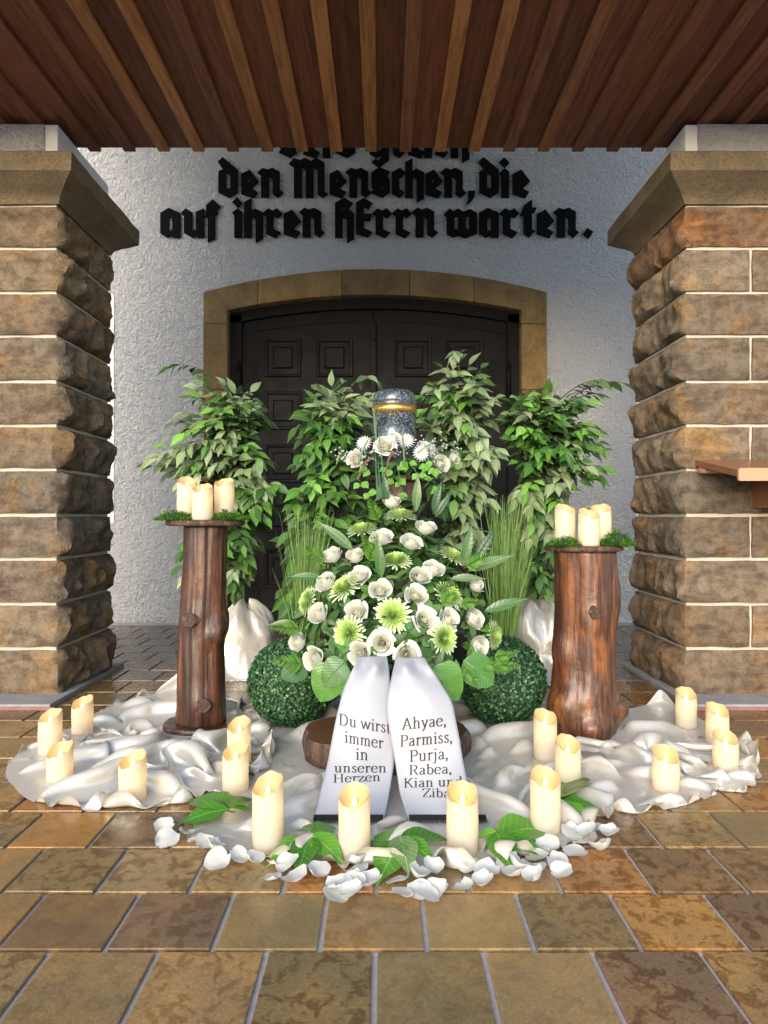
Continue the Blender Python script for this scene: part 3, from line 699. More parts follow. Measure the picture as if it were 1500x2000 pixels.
def candle(p, h, az, label, group, seed):
    rr = random.Random(seed); root = empty('pillar_candle', p); tag(root, label, 'candle', group)
    n = 36; dip = .030+.006*rr.random(); ph1, ph2 = rr.uniform(0, 6), rr.uniform(0, 6)
    d0 = -PI/2-az                           # the low side of the melted rim faces the front
    def rim(t):
        c = .5+.5*math.cos(t-d0)
        return h-dip*(c**1.15)+.0022*math.sin(3*t+ph1)+.0016*math.sin(7*t+ph2)
    m = MB(); vs = []; fs = []; K = 12
    for i in range(K+1):
        for j in range(n):
            t = 2*PI*j/n; u = i/K; z = rim(t)*u
            r = CR*(1-.012*math.sin(9*u+ph1+2*math.sin(t)))
            if i == K: r -= .0015
            vs.append((r*math.cos(t), r*math.sin(t), z))
    for i in range(K):
        for j in range(n): fs.append((i*n+j, i*n+(j+1) % n, (i+1)*n+(j+1) % n, (i+1)*n+j))
    fs.append(tuple(range(n))[::-1])
    m.add(vs, fs).build('wax_body', MATS['wax'], root, True)
    b = MB(); vs = []; fs = []; zb = h-dip-.010
    for i, (rr_, f) in enumerate(((1.0, 0), (.93, .10), (.82, .42), (.66, .75), (.42, .95), (.15, 1.0))):
        for j in range(n):
            t = 2*PI*j/n; z = rim(t)*(1-f)+zb*f
            r = (CR-.0015)*rr_
            vs.append((r*math.cos(t), r*math.sin(t), z+(.0012 if i == 0 else 0)))
    for i in range(5):
        for j in range(n): fs.append((i*n+j, i*n+(j+1) % n, (i+1)*n+(j+1) % n, (i+1)*n+j))
    fs.append(tuple(range(5*n, 6*n)))
    b.add(vs, fs).build('wax_bowl', MATS['waxbowl'], root, True)
    fm = MB().lathe([(.0012, 0), (.0042, .004), (.0055, .009), (.0047, .014), (.0028, .020), (.0007, .026)], 10)
    fm.build('flame', MATS['flame'], root, True, T(0, 0, zb-.001))
    ld = bpy.data.lights.new('candle_light', 'POINT'); ld.energy = .026; ld.color = (1, .70, .32); ld.shadow_soft_size = .012
    lo = bpy.data.objects.new('candle_light', ld); COL.objects.link(lo); lo.parent = root; lo.location = (0, 0, zb-.022)
candle_xy = []
for i, (x, y, h, az, lab) in enumerate(floor_candles):
    p = fl(x, y); p.y += CR; p.x = (x-VX)/F*p.y; p.z = .006
    candle_xy.append((p.x, p.y, CR+.012)); candle(p, h, az, lab, 'lit candles on the satin', 40+i)

# ---- log pedestals
def log_mesh(prof, n, knots, seed, rough=.006, mat='varnished_log'):
    vs = []; fs = []; k = len(prof)
    for i, (z, r, cx, cy) in enumerate(prof):
        for j in range(n):
            t = 2*PI*j/n
            rr = r*(1+.035*math.sin(2*t+seed)+.02*math.sin(5*t+seed*2+z*2))+rough*noise.fractal(Vector((math.cos(t)*3, math.sin(t)*3, z*2.2+seed)), 1, 2, 4)
            rr -= .006*max(0, noise.noise(Vector((math.cos(t)*9, math.sin(t)*9, z*.9+seed*3))))**.6*sm(0, .1, .5)
            for (kt, kz, kr, kh) in knots:
                dt = (t-kt+PI) % (2*PI)-PI; d = math.hypot(dt*r, (z-kz))/kr
                if d < 2.2: rr += kh*(math.exp(-(d/1.25)**4)*.75+math.exp(-(d/1.9)**2)*.45)
            vs.append((cx+rr*math.cos(t), cy+rr*math.sin(t), z))
    for i in range(k-1):
        for j in range(n): fs.append((i*n+j, i*n+(j+1) % n, (i+1)*n+(j+1) % n, (i+1)*n+j))
    fs += [tuple(range(n))[::-1], tuple(range((k-1)*n, k*n))]
    return MB().add(vs, fs)
def disc(rx, ry, th, seed, wob=.05, n=56, ang=0):
    def R_(t): return 1+wob*noise.fractal(Vector((math.cos(t)*1.4+seed, math.sin(t)*1.4, seed)), 1, 2, 4)
    m = MB(); vs = []; fs = []; lv = [(0, .90), (.15, .985), (.5, 1.0), (.85, .99), (1, .955)]
    for i, (u, s_) in enumerate(lv):
        for j in range(n):
            t = 2*PI*j/n; q = R_(t)*s_*(1+.012*noise.noise(Vector((t*9, u*4, seed))))
            x, y = rx*q*math.cos(t), ry*q*math.sin(t)
            vs.append((x*math.cos(ang)-y*math.sin(ang), x*math.sin(ang)+y*math.cos(ang), th*u))
    for i in range(len(lv)-1):
        for j in range(n): fs.append((i*n+j, i*n+(j+1) % n, (i+1)*n+(j+1) % n, (i+1)*n+j))
    fs.append(tuple(range(n))[::-1]); top = MB().add([v for v in vs[-n:]], [tuple(range(n))])
    return m.add(vs, fs), top
def knot(parent, p, nrm, r, s):
    m = MB()
    prof = [(r*1.25, -.012), (r*1.12, .002), (r*.98, .010), (r*.90, .012), (r*.80, .0095), (r*.5, .008), (r*.2, .0095), (.0008, .009)]
    m.lathe(prof, 20, False, True, lambda rr, z, t: (rr*(1+.10*math.sin(2*t+s)+.06*math.sin(5*t+s)), z+.0015*math.sin(7*t+rr*400)))
    m.build('knot', MATS['bark'], parent, True, face(p, nrm))
def interp(pts, u):
    for a, b in zip(pts, pts[1:]):
        if u <= b[0]:
            t = (u-a[0])/(b[0]-a[0]); return [a[i]+(b[i]-a[i])*t for i in range(len(a))]
    return list(pts[-1])
pedestals = {}
def pedestal(name, base, prof_pts, knots, knot_discs, seed, disc_r, disc_t, ztop, label, mat, base_disc=None):
    root = empty(name, base); tag(root, label, 'log pedestal', 'log pedestals of the display')
    nz = 70; prof = []
    for i in range(nz+1):
        z = prof_pts[0][0]+(prof_pts[-1][0]-prof_pts[0][0])*i/nz; q = interp(prof_pts, z); prof.append((z, q[1], q[2], q[3]))
    log_mesh(prof, 72, knots, seed).build('log', MATS[mat], root, True)
    d, top = disc(disc_r, disc_r*.9, disc_t, seed, .07)
    dd = d.build('top_disc', MATS['bark'], root, True, T(prof[-1][2], prof[-1][3], ztop))
    top.build('cut_face', MATS['logend'], dd, False, T(0, 0, .0006))
    for (kt, kz, kr) in knot_discs:
        q = interp(prof_pts, kz)
        knot(root, (q[2]+(q[1]+.006)*math.cos(kt), q[3]+(q[1]+.006)*math.sin(kt), kz), (math.cos(kt), math.sin(kt), .05), kr, seed)
    if base_disc:
        d, top = disc(base_disc, base_disc*.8, .022, seed+2, .06)
        bd = d.build('base_disc', MATS['dark_log'], root, True); top.build('cut_face', MATS['dark_log'], bd, False, T(0, 0, .0006))
    return root
P1 = Vector((-.678, 2.57, .003)); P2 = Vector((.752, 2.53, .003)); P3 = Vector((.060, 2.86, .003))
pedestal('log_pedestal', P1, [(.02, .088, 0, 0), (.10, .085, 0, 0), (.35, .080, .0, 0), (.60, .078, .012, 0), (.762, .079, .016, 0)],
         [(-PI/2+.9, .36, .03, .016), (-PI/2-.1, .42, .03, .006), (-PI/2+.25, .10, .04, .010), (.15, .40, .04, .014)],
         [(-PI/2-.30, .415, .026), (-PI/2+.30, .105, .026)], 1.3, .146, .022, .760,
         'slim dark log pedestal with a round foot, bearing three candles', 'dark_log', .145)
pedestal('log_pedestal', P2, [(.0, .118, -.005, 0), (.05, .128, -.005, 0), (.12, .122, -.005, 0), (.25, .112, -.004, 0), (.45, .112, .004, 0), (.60, .114, .004, 0), (.668, .114, .0, 0)],
         [(PI+.35, .30, .045, .012), (-.15, .5, .05, .010), (-.25, .09, .03, .03), (-PI/2-.05, .03, .035, .022), (PI+.5, .10, .05, .018), (-PI/2-.05, .43, .04, .004), (-PI/2-.6, .13, .05, .012)],
         [(-PI/2+.0, .455, .021), (-PI/2+.05, .035, .026), (-.38, .10, .022)], 4.1, .143, .021, .668,
         'thick varnished orange brown log pedestal beside the right pillar', 'varnished_log')
pedestal('log_pedestal', P3, [(.0, .085, 0, 0), (.3, .078, 0, 0), (.7, .074, .01, 0), (.945, .082, .02, 0)],
         [(-PI/2+.3, .80, .04, .008)], [], 7.7, .15, .022, .943, 'reddish log pedestal carrying the urn, behind the white roses', 'varnished_log')
# slice under the arrangement
WS = fl(755, 1462, .0)
slc = empty('wood_slice', (WS.x, 2.27, .004)); tag(slc, 'thick bark edged wood slice lying under the arrangement and ribbons', 'wood slice')
d, top = disc(.285, .20, .085, 3.3, .10, 72); dd = d.build('bark_rim', MATS['bark'], slc, True); top.build('cut_face', MATS['logend'], slc, False, T(0, 0, .0008))
slc.children[0].scale = (1, 1, 1)

# candles and moss on the two side pedestals
for (root, ztop, spots, side) in ((P1, .785, ((364, 931), (436, 934), (405, 945)), 'slim'), (P2, .692, ((1109, 985), (1179, 985), (1141, 994)), 'thick')):
    dk = {'slim': ((-.060, .015), (.080, .02), (.022, -.075)), 'thick': ((-.066, .015), (.068, .015), (-.004, -.075))}[side]
    nm = ('rear left of three lit candles', 'rear right of three lit candles', 'foremost of three lit candles')
    for i, (dx, dy) in enumerate(dk):
        p = Vector((root.x+dx, root.y+dy, ztop+.001))
        h = .8-(spots[i][1]-VY)/F*p.y-p.z
        candle(p, h, -.3+.5*(dx > 0), nm[i]+' on top of the '+side+' log pedestal', 'lit candles on the log pedestals', 70+i+(5 if side == 'thick' else 0))
def moss(loc, rx, ry, hgt, n, seed, label):
    rr = random.Random(seed); m = MB()
    for i in range(n):
        a = rr.uniform(0, 2*PI); q = math.sqrt(rr.random())
        x, y = rx*q*math.cos(a), ry*q*math.sin(a); z0 = hgt*(1-q*q)*rr.uniform(.15, 1)*(.75+.5*noise.noise(Vector((x*40, y*40, seed))))
        d = Vector((math.cos(a)*q*1.2+rr.uniform(-.8, .8), math.sin(a)*q*1.2+rr.uniform(-.8, .8), rr.uniform(.0, 1.0))).normalized()
        L = rr.uniform(.010, .022); s = d.cross(Vector((rr.uniform(-1, 1), rr.uniform(-1, 1), 1))).normalized()*.0016
        p = Vector((x, y, max(.001, z0)))
        m.add([p-s, p+s, p+d*L*.6+s*.8+Vector((0, 0, .001)), p+d*L, p+d*L*.6-s*.8], [(0, 1, 2, 3, 4)])
    root = empty('moss_clump', loc); tag(root, label, 'moss', 'moss on the log pedestals')
    c = MB().lathe([(rx*.85, 0), (rx*.75, hgt*.35), (rx*.4, hgt*.62), (.002, hgt*.68)], 20, False, False, lambda r, z, t: (r*(1 if rx == ry else math.hypot(math.cos(t), math.sin(t)*ry/rx)), z))
    c.build('clump_core', MATS['core'], root, True)
    o = m.build('moss', MATS['moss_strand'], root); tag(o, kind='stuff')
moss((P1.x-.075, P1.y-.055, .784), .075, .055, .042, 1500, 1, 'green moss clump left of the candles on the slim log pedestal')
moss((P1.x+.108, P1.y-.045, .784), .066, .055, .040, 1500, 2, 'green moss clump right of the candles on the slim log pedestal')
moss((P2.x-.085, P2.y-.055, .690), .062, .055, .040, 1200, 3, 'flat moss clump left of the candles on the thick log pedestal')
moss((P2.x+.100, P2.y-.055, .690), .055, .052, .072, 1800, 4, 'rounded moss clump right of the candles on the thick log pedestal')

# ---- satin: a small cloth solver run once
def satin(name, outline, centre, stretch, N, obst, seed, label, steps=80, zmax=.10):
    rs = np.random.RandomState(seed)
    pts = np.array([fl(x, y)[:2] for x, y in outline]); c = np.array(fl(*centre)[:2])
    ang = np.arctan2(pts[:, 1]-c[1], pts[:, 0]-c[0]); rad = np.hypot(pts[:, 0]-c[0], pts[:, 1]-c[1]); o = np.argsort(ang)
    ang, rad = ang[o], rad[o]; ang = np.concatenate([ang-2*PI, ang, ang+2*PI]); rad = np.tile(rad, 3)
    u, v = np.meshgrid(np.linspace(-1, 1, N), np.linspace(-1, 1, N), indexing='ij')
    dx, dy = u*np.sqrt(1-v*v/2), v*np.sqrt(1-u*u/2); th = np.arctan2(dy, dx); r = np.hypot(dx, dy)
    Rr = np.interp(th, ang, rad)
    P = np.zeros((N, N, 3)); P[..., 0] = c[0]+r*Rr*np.cos(th); P[..., 1] = c[1]+r*Rr*np.sin(th)
    home = P.copy()
    def sines(k0, k1, n):
        z = np.zeros((N, N))
        for _ in range(n):
            k = rs.uniform(k0, k1); a = rs.uniform(0, 2*PI); z += np.sin(k*(P[..., 0]*np.cos(a)+P[..., 1]*np.sin(a))+rs.uniform(0, 6))
        return z/math.sqrt(n)
    S = stretch*(1+.16*sines(3, 9, 4))
    wx, wy = .05*sines(3, 8, 4), .05*sines(3, 8, 4)
    a0 = rs.uniform(0, PI); ph = (P[..., 0]+wx)*np.cos(a0)+(P[..., 1]+wy)*np.sin(a0)
    P[..., 2] = .018+.014*np.sin(ph*34)+.014*sines(8, 28, 6)
    P[..., :2] += .004*np.stack([sines(8, 25, 5), sines(8, 25, 5)], -1)
    def rest(a, b, s): return np.linalg.norm(home[a]-home[b], axis=-1)*s[a]
    def sl(di, dj):
        A = (slice(0, N-di) if di else slice(None), slice(0, N-dj) if dj >= 0 and dj else (slice(None) if dj == 0 else slice(-dj, N)))
        B = (slice(di, N) if di else slice(None), slice(dj, N) if dj > 0 else (slice(None) if dj == 0 else slice(0, N+dj)))
        return A, B
    cons = []
    for (di, dj, k) in ((1, 0, .9), (0, 1, .9), (1, 1, .5), (1, -1, .5), (2, 0, .35), (0, 2, .35), (5, 0, .22), (0, 5, .22), (3, 3, .08), (3, -3, .08)):
        A, B = sl(di, dj); cons.append((A, B, rest(A, B, S)*(1 if di+abs(dj) <= 2 else .985), k))
    P = P.astype(np.float32); home = home.astype(np.float32); cons = [(A, B, L.astype(np.float32), k) for A, B, L, k in cons]
    V = np.zeros_like(P); edge = (np.abs(u) > .965) | (np.abs(v) > .965)
    om = np.zeros((N, N), bool)
    for (x, y, q) in obst: om |= (np.hypot(home[..., 0]-x, home[..., 1]-y) < q)
    for it in range(steps):
        Q = P+V*.86; Q[..., 2] -= .0011
        for sub in range(5):
            acc = np.zeros_like(Q); cnt = np.zeros((N, N, 1), np.float32)
            for A, B, L, k in cons:
                d = Q[B]-Q[A]; ln = np.linalg.norm(d, axis=-1)+1e-9
                corr = (d*((ln-L)/ln*.5*k)[..., None])
                acc[A] += corr; acc[B] -= corr; cnt[A] += k; cnt[B] += k
            Q += acc/np.maximum(cnt, .5)*1.5
            Q[..., 2] = np.clip(Q[..., 2], .006, zmax)
            mv = Q[..., :2]-home[..., :2]
            Q[..., :2] -= mv*.004
            Q[edge, :2] = Q[edge, :2]*.7+home[edge, :2]*.3
            for (x, y, q) in obst:
                dd = np.hypot(Q[..., 0]-x, Q[..., 1]-y)
                Q[..., 2] = np.where(dd < q, np.minimum(Q[..., 2], .006+.0*dd), np.where(dd < q*1.35, np.minimum(Q[..., 2], .006+(dd-q)*1.3), Q[..., 2]))
        fr = (Q[..., 2] < .008)[..., None]; d = Q-P; d[..., :2] = np.where(fr, d[..., :2]*.5, d[..., :2])
        P = P+d; V = d
    Z = P.copy()
    for _ in range(2):
        Z[1:-1, 1:-1] = Z[1:-1, 1:-1]*.5+.125*(Z[2:, 1:-1]+Z[:-2, 1:-1]+Z[1:-1, 2:]+Z[1:-1, :-2])
    root = empty(name, (c[0], c[1], 0)); tag(root, label, 'cloth', 'ivory satin cloths')
    m = MB(); Z[..., 0] -= c[0]; Z[..., 1] -= c[1]
    m.v = [tuple(p) for p in Z.reshape(-1, 3)]; m.f = [(i*N+j, (i+1)*N+j, (i+1)*N+j+1, i*N+j+1) for i in range(N-1) for j in range(N-1)]
    me = m.mesh(name, MATS['satin'], True); root_o = put('satin_sheet', me, root)
    sb = root_o.modifiers.new('smooth', 'SUBSURF'); sb.levels = sb.render_levels = 1
    return root
near = lambda y0, y1, x0, x1: [c for c in candle_xy if y0 < c[1] < y1 and x0 < c[0] < x1]
satin('satin_cloth', [(28, 1540), (45, 1470), (95, 1445), (150, 1420), (200, 1390), (290, 1360), (350, 1352), (430, 1362), (490, 1385), (520, 1440), (495, 1520), (450, 1548), (415, 1550), (350, 1573), (270, 1584), (150, 1586), (80, 1576)],
      (270, 1450), 1.34, 112, candle_xy+[(P1.x, P1.y, .155)], 3, 'ivory satin cloth swirled in folds round the slim log pedestal')
satin('satin_cloth', [(1075, 1520), (1080, 1450), (1180, 1400), (1240, 1385), (1290, 1375), (1345, 1395), (1400, 1440), (1475, 1470), (1470, 1500), (1450, 1550), (1400, 1548), (1330, 1578), (1220, 1592), (1150, 1570)],
      (1270, 1480), 1.38, 98, candle_xy+[(P2.x, P2.y, .13)], 15, 'ivory satin cloth bunched in folds beside the thick log pedestal')
satin('satin_cloth', [(370, 1640), (400, 1585), (440, 1545), (470, 1440), (480, 1380), (600, 1350), (900, 1350), (1060, 1390), (1150, 1450), (1200, 1530), (1190, 1600), (1130, 1650), (1080, 1672), (960, 1706), (850, 1706), (660, 1700), (540, 1690), (430, 1660)],
      (760, 1500), 1.33, 124, candle_xy+[(slc.location.x-.1, 2.27, .2), (slc.location.x+.1, 2.27, .2), (slc.location.x, 2.27, .21), (P1.x, P1.y, .155), (P2.x, P2.y, .13), (-.342, 2.6, .1), (.463, 2.62, .1), (-.06, 1.83, .09), (-.09, 1.79, .09), (.14, 1.82, .09), (.19, 1.79, .10), (.02, 1.95, .16)], 12,
      'ivory satin cloth spread under the wood slice and the front candles', zmax=.06)

# ---- satin heaped over the pots of the outer trees
def heap(p, r, h, seed, label, sx=1.0):
    root = empty('draped_satin', p); tag(root, label, 'cloth', 'ivory satin cloths')
    m = MB(); n = 120; k = 34
    def fn(rr, z, t): return rr, z
    vs = []; fs = []
    for i in range(k+1):
        u = i/k
        for j in range(n):
            t = 2*PI*j/n
            fold = .8*math.sin(3*t+seed+1.4*math.sin(t+seed)+2.6*u)+.30*math.sin(7*t+2.3*seed-5*u)
            fold += 1.1*noise.fractal(Vector((math.cos(t)*1.6, math.sin(t)*1.6, u*3.2+seed)), 1, 2, 3)
            q = r*(.12+.80*sm(0, .5, u)+.55*sm(.55, 1, u))
            q *= 1+.10*fold*sm(.15, .9, u)
            z = h*(1-sm(.12, .92, u))+.03*fold*sm(.1, .4, u)*(1-sm(.75, 1, u))+.03*math.sin(3*t+seed)*(1-u)
            if u > .9: z += .012*abs(fold)*(1-(u-.95)**2/.0025)
            vs.append((q*math.cos(t)*sx, q*math.sin(t), max(.004, z)))
    for i in range(k):
        for j in range(n): fs.append((i*n+j, i*n+(j+1) % n, (i+1)*n+(j+1) % n, (i+1)*n+j))
    fs.append(tuple(range(n))); m.add(vs, fs)
    o = m.build('satin_sheet', MATS['satin'], root, True); fixn(o.data); o.data.polygons.foreach_set('use_smooth', [True]*len(o.data.polygons))
heap((-.70, 3.50, .0), .165, .35, 1.0, 'ivory satin draped over a tree pot behind the slim log pedestal')
heap((.80, 3.50, .0), .18, .35, 2.2, 'ivory satin draped over a tree pot behind the thick log pedestal')
# ================================================================== plants
def leaf_geo(w=.42, fold=.10, droop=.12, tip=.18, rows=6, wavy=0.0, blunt=0.0):
    """leaf of length 1 along +Y, upper side +Z"""
    vs = []; fs = []
    for i in range(rows+1):
        t = i/rows
        half = w*.5*(math.sin(PI*min(1, t/(1-tip*.3))**.82) if t < 1-tip*.3 else 0)
        if blunt: half = w*.5*math.sin(PI*t**.7)**.6 if 0 < t < 1 else 0
        half = max(half, .006*(1-t)+.002)
        z = -droop*t*t*1.2+.02*math.sin(t*6)*wavy
        zz = fold*half*2
        vs += [(-half, t, z+zz+wavy*.03*math.sin(t*17)), (0, t, z), (half, t, z+zz+wavy*.03*math.sin(t*17+2))]
    for i in range(rows):
        a = 3*i; fs += [(a, a+1, a+4, a+3), (a+1, a+2, a+5, a+4)]
    return vs, fs
LEAFV = [leaf_geo(.44, .16, .10), leaf_geo(.50, .10, .22), leaf_geo(.40, .22, .02), leaf_geo(.46, .06, .32)]
def leaf_meshes(geos, mat, name='leaf'):
    out = []
    for vs, fs in geos:
        me = MB().add(vs, fs).mesh(name, MATS[mat], True); out.append(me)
    return out
FICUS = leaf_meshes(LEAFV, 'leaf')

# ---- ficus trees
SAGE = [(.135, .19, .105), (.11, .165, .085), (.175, .225, .135), (.12, .18, .08)]
GREEN = [(.035, .10, .022), (.05, .13, .026), (.075, .17, .03), (.03, .08, .02)]
BRIGHT = [(.09, .22, .04), (.11, .24, .05)]
def ficus(base, blobs, seed, label, potr, tips=()):
    rr = random.Random(seed); root = empty('ficus_tree', base); tag(root, label, 'tree', 'potted ficus trees before the door')
    bx, by = base[0], base[1]
    tr = MB(); tw = MB(); leaves = []
    top = max(at(b[0], b[1], by).z for b in blobs)
    for s_ in range(3):
        a = s_*2.1; pth = []
        for i in range(9):
            t = i/8; pth.append((.03*math.cos(a+t*5)*(1-.3*t)+.04*(s_-1)*t, .03*math.sin(a+t*5), .25+t*(top-.35)))
        tr.tube(pth, [.014*(1-.6*i/8) for i in range(9)], 7)
    tr.build('trunk', MATS['twig'], root, True)
    def spray(tipw, org, nl, pal):
        p0 = org; p3 = tipw; mid = (p0+p3)/2+Vector((0, 0, .05+.07*rr.random()))
        pts = []
        for i in range(8):
            t = i/7; pts.append(p0*(1-t)**2+mid*2*t*(1-t)+p3*t*t)
        tw.tube(pts, [.0035-.0024*i/7 for i in range(8)], 4, False)
        L = (p3-p0).length; t0 = max(.25, 1-.30/max(L, .01))
        for k in range(nl):
            t = t0+(1-t0)*k/(nl-1)
            p = p0*(1-t)**2+mid*2*t*(1-t)+p3*t*t
            d = ((p3-mid)*t+(mid-p0)*(1-t)).normalized()
            sd_ = d.cross(Vector((0, 0, 1)))
            if sd_.length < .1: sd_ = Vector((1, 0, 0))
            sd_.normalize(); sg = 1 if k % 2 else -1
            ld = d*rr.uniform(.35, .8)+sd_*sg*rr.uniform(.4, .95)+Vector((0, 0, -rr.uniform(.05, .75)))+Vector((0, -rr.uniform(0, .35), 0))
            if k == nl-1: ld = d+Vector((0, 0, -.25))
            nr = Vector((rr.uniform(-.5, .5), -rr.uniform(.2, 1.1), rr.uniform(.3, 1.0)))
            sz = rr.uniform(.064, .098)
            c = rr.choice(pal)
            leaves.append((p, ld, nr, sz, c, pal is SAGE))
    for (cx, cy, rx, ry, n, kind) in blobs:
        for _ in range(int(n*2.5)):
            a = rr.uniform(0, 2*PI); q = math.sqrt(rr.uniform(.05, 1))
            Y = by+rr.uniform(-.27, .12)
            tipw = at(cx+rx*q*math.cos(a), cy+ry*q*math.sin(a), Y)-Vector(base)
            z0 = min(max(.45, tipw.z+rr.uniform(-.22, .10)), top-.25)
            org = Vector((rr.uniform(-.03, .03), rr.uniform(-.03, .03), z0))
            pal = SAGE if kind == 's' else (GREEN if kind == 'g' else rr.choice((SAGE, GREEN, GREEN)))
            if rr.random() < .12: pal = BRIGHT
            if rr.random() < .15: pal = rr.choice((SAGE, GREEN))
            spray(tipw, org, rr.randint(6, 9), pal)
    for (tx, ty, Y, kind) in tips:
        tipw = at(tx, ty, Y)-Vector(base)
        spray(tipw, Vector((tipw.x*.25, tipw.y*.3, tipw.z-.10)), 9, SAGE if kind == 's' else GREEN[:2])
    tw.build('twigs', MATS['twig'], root)
    leaves.sort(key=lambda l: l[0].y)
    rest = (MB(), MB())
    for i, (p, d, n, s_, c, sage) in enumerate(leaves):
        M_ = frame(p, d, n, s_)
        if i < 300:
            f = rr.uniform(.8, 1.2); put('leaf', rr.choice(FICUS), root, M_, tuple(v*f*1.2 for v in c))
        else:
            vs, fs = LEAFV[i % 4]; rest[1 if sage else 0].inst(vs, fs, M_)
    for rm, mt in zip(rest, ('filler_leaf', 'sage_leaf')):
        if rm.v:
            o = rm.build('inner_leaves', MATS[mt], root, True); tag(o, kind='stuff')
    pm = MB().lathe([(potr*.7, .004), (potr*.74, .01), (potr*.95, .22), (potr, .235), (potr, .26), (potr*.9, .262), (potr*.88, .24), (.001, .235)], 28, True, False)
    pm.build('pot', MATS['pot'], root, True)
ficus((-.735, 3.55, 0), [(430, 785, 70, 45, 10, 's'), (385, 860, 72, 60, 15, 's'), (460, 850, 60, 85, 16, 'm'), (335, 905, 40, 28, 5, 's'), (440, 940, 90, 60, 14, 's'), (505, 945, 38, 70, 11, 'g'), (485, 1010, 40, 50, 7, 'm'), (460, 1100, 30, 70, 10, 'g'), (370, 1090, 20, 60, 3, 'g')], 21,
      'sage and green ficus tree standing behind the slim log pedestal', .16, [(333, 716, 3.5, 'g'), (292, 905, 3.45, 's')])
ficus((-.235, 3.36, 0), [(665, 785, 65, 32, 9, 's'), (620, 835, 42, 50, 9, 'g'), (690, 850, 50, 50, 7, 'm'), (640, 905, 70, 60, 14, 'g'), (640, 985, 75, 45, 12, 'g'), (590, 1060, 35, 50, 8, 'g'), (575, 1140, 28, 70, 9, 'g'), (640, 1100, 60, 70, 8, 'g')], 22,
      'green ficus tree left of the urn with grass blades before it', .14, [(735, 742, 3.45, 's')])
ficus((.395, 3.38, 0), [(900, 735, 45, 35, 7, 's'), (850, 790, 38, 40, 7, 'm'), (915, 800, 62, 48, 13, 's'), (900, 870, 75, 45, 13, 's'), (920, 940, 50, 55, 11, 's'), (890, 1030, 45, 55, 9, 's'), (870, 950, 45, 60, 7, 'm')], 23,
      'pale sage ficus tree right of the urn, tallest of the four', .14, [(888, 692, 3.35, 's')])
ficus((.84, 3.56, 0), [(1075, 790, 80, 30, 11, 'g'), (1020, 815, 35, 40, 6, 'g'), (1090, 850, 85, 50, 16, 'g'), (1140, 890, 42, 55, 8, 'g'), (1030, 880, 45, 50, 8, 'g'), (1060, 960, 60, 45, 11, 's'), (1055, 1030, 45, 35, 7, 's'), (1055, 1100, 35, 55, 8, 'g')], 24,
      'dark green ficus tree behind the thick log pedestal', .16, [(1228, 752, 3.5, 'g'), (1170, 770, 3.5, 'g'), (1190, 745, 3.55, 'g')])

# ---- boxwood balls
def boxball(p, r, n, seed, label):
    rr = random.Random(seed); root = empty('boxwood_ball', (p[0], p[1], r+.004)); tag(root, label, 'topiary ball', 'boxwood balls beside the wood slice')
    c = MB(); bm = bmesh.new(); bmesh.ops.create_icosphere(bm, subdivisions=3, radius=r*.94); c.bm(bm); c.build('dark_core', MATS['core'], root, True)
    m = MB(); lv = [(0, 0, 0), (-.45, .45, .12), (0, 1, .0), (.45, .45, .12)]
    for i in range(n):
        z = 1-2*(i+.5)/n; a = i*2.399963+rr.uniform(-.3, .3); q = math.sqrt(max(0, 1-z*z))
        nr = Vector((q*math.cos(a), q*math.sin(a), z))
        rr_ = r*(rr.uniform(.935, 1.0)+.015*noise.noise(nr*6))
        tg = nr.cross(Vector((rr.uniform(-1, 1), rr.uniform(-1, 1), rr.uniform(-1, 1)))).normalized()
        d = (tg+nr*rr.uniform(-.1, .9)).normalized(); s_ = rr.uniform(.010, .0155)
        m.inst(lv, [(0, 3, 2, 1)], frame(nr*rr_, d, nr+tg*rr.uniform(-.6, .6), s_))
    o = m.build('box_leaves', MATS['box_leaf'], root); tag(o, kind='stuff')
boxball((-.343, 2.60), .164, 6500, 1, 'clipped green boxwood ball left of the wood slice')
boxball((.463, 2.62), .166, 6500, 2, 'clipped green boxwood ball right of the wood slice')

# ---- upright ornamental grass
def grass(x_px, w_px, top_y, Y, n, seed, label, lean):
    rr = random.Random(seed); b = at(x_px, 1250, Y); root = empty('ornamental_grass', (b.x, Y, 0)); tag(root, label, 'grass', 'ornamental grasses behind the boxwood balls')
    m = MB(); hgt = at(0, top_y, Y).z
    for i in range(n):
        x0, y0 = rr.gauss(0, .022), rr.gauss(0, .02); h = hgt*rr.uniform(.62, 1.0)
        dx = rr.gauss(lean, w_px/F*Y*.30); dy = rr.gauss(0, .05); w = rr.uniform(.0012, .0024); pts = []
        for k in range(6):
            t = k/5; pts.append(Vector((x0+dx*t**1.6, y0+dy*t**1.6, .10+(h-.10)*t)))
        a = rr.uniform(0, PI); s_ = Vector((math.cos(a), math.sin(a)*.4, 0)).normalized()
        vs = []; fs = []
        for k, p in enumerate(pts):
            q = w*(1-.85*(k/5)**2); vs += [p-s_*q, p+s_*q]
        for k in range(5): fs.append((2*k, 2*k+1, 2*k+3, 2*k+2))
        m.add(vs, fs)
    o = m.build('grass_blades', MATS['grass_blade'], root); tag(o, kind='stuff')
    MB().lathe([(.05, .003), (.065, .12), (.068, .125), (.06, .128), (.001, .12)], 20, True, False).build('pot', MATS['pot'], root, True)
grass(598, 80, 985, 2.93, 330, 5, 'tall green ornamental grass behind the left boxwood ball', .02)
grass(985, 85, 962, 2.95, 360, 6, 'tall green ornamental grass behind the right boxwood ball', .015)

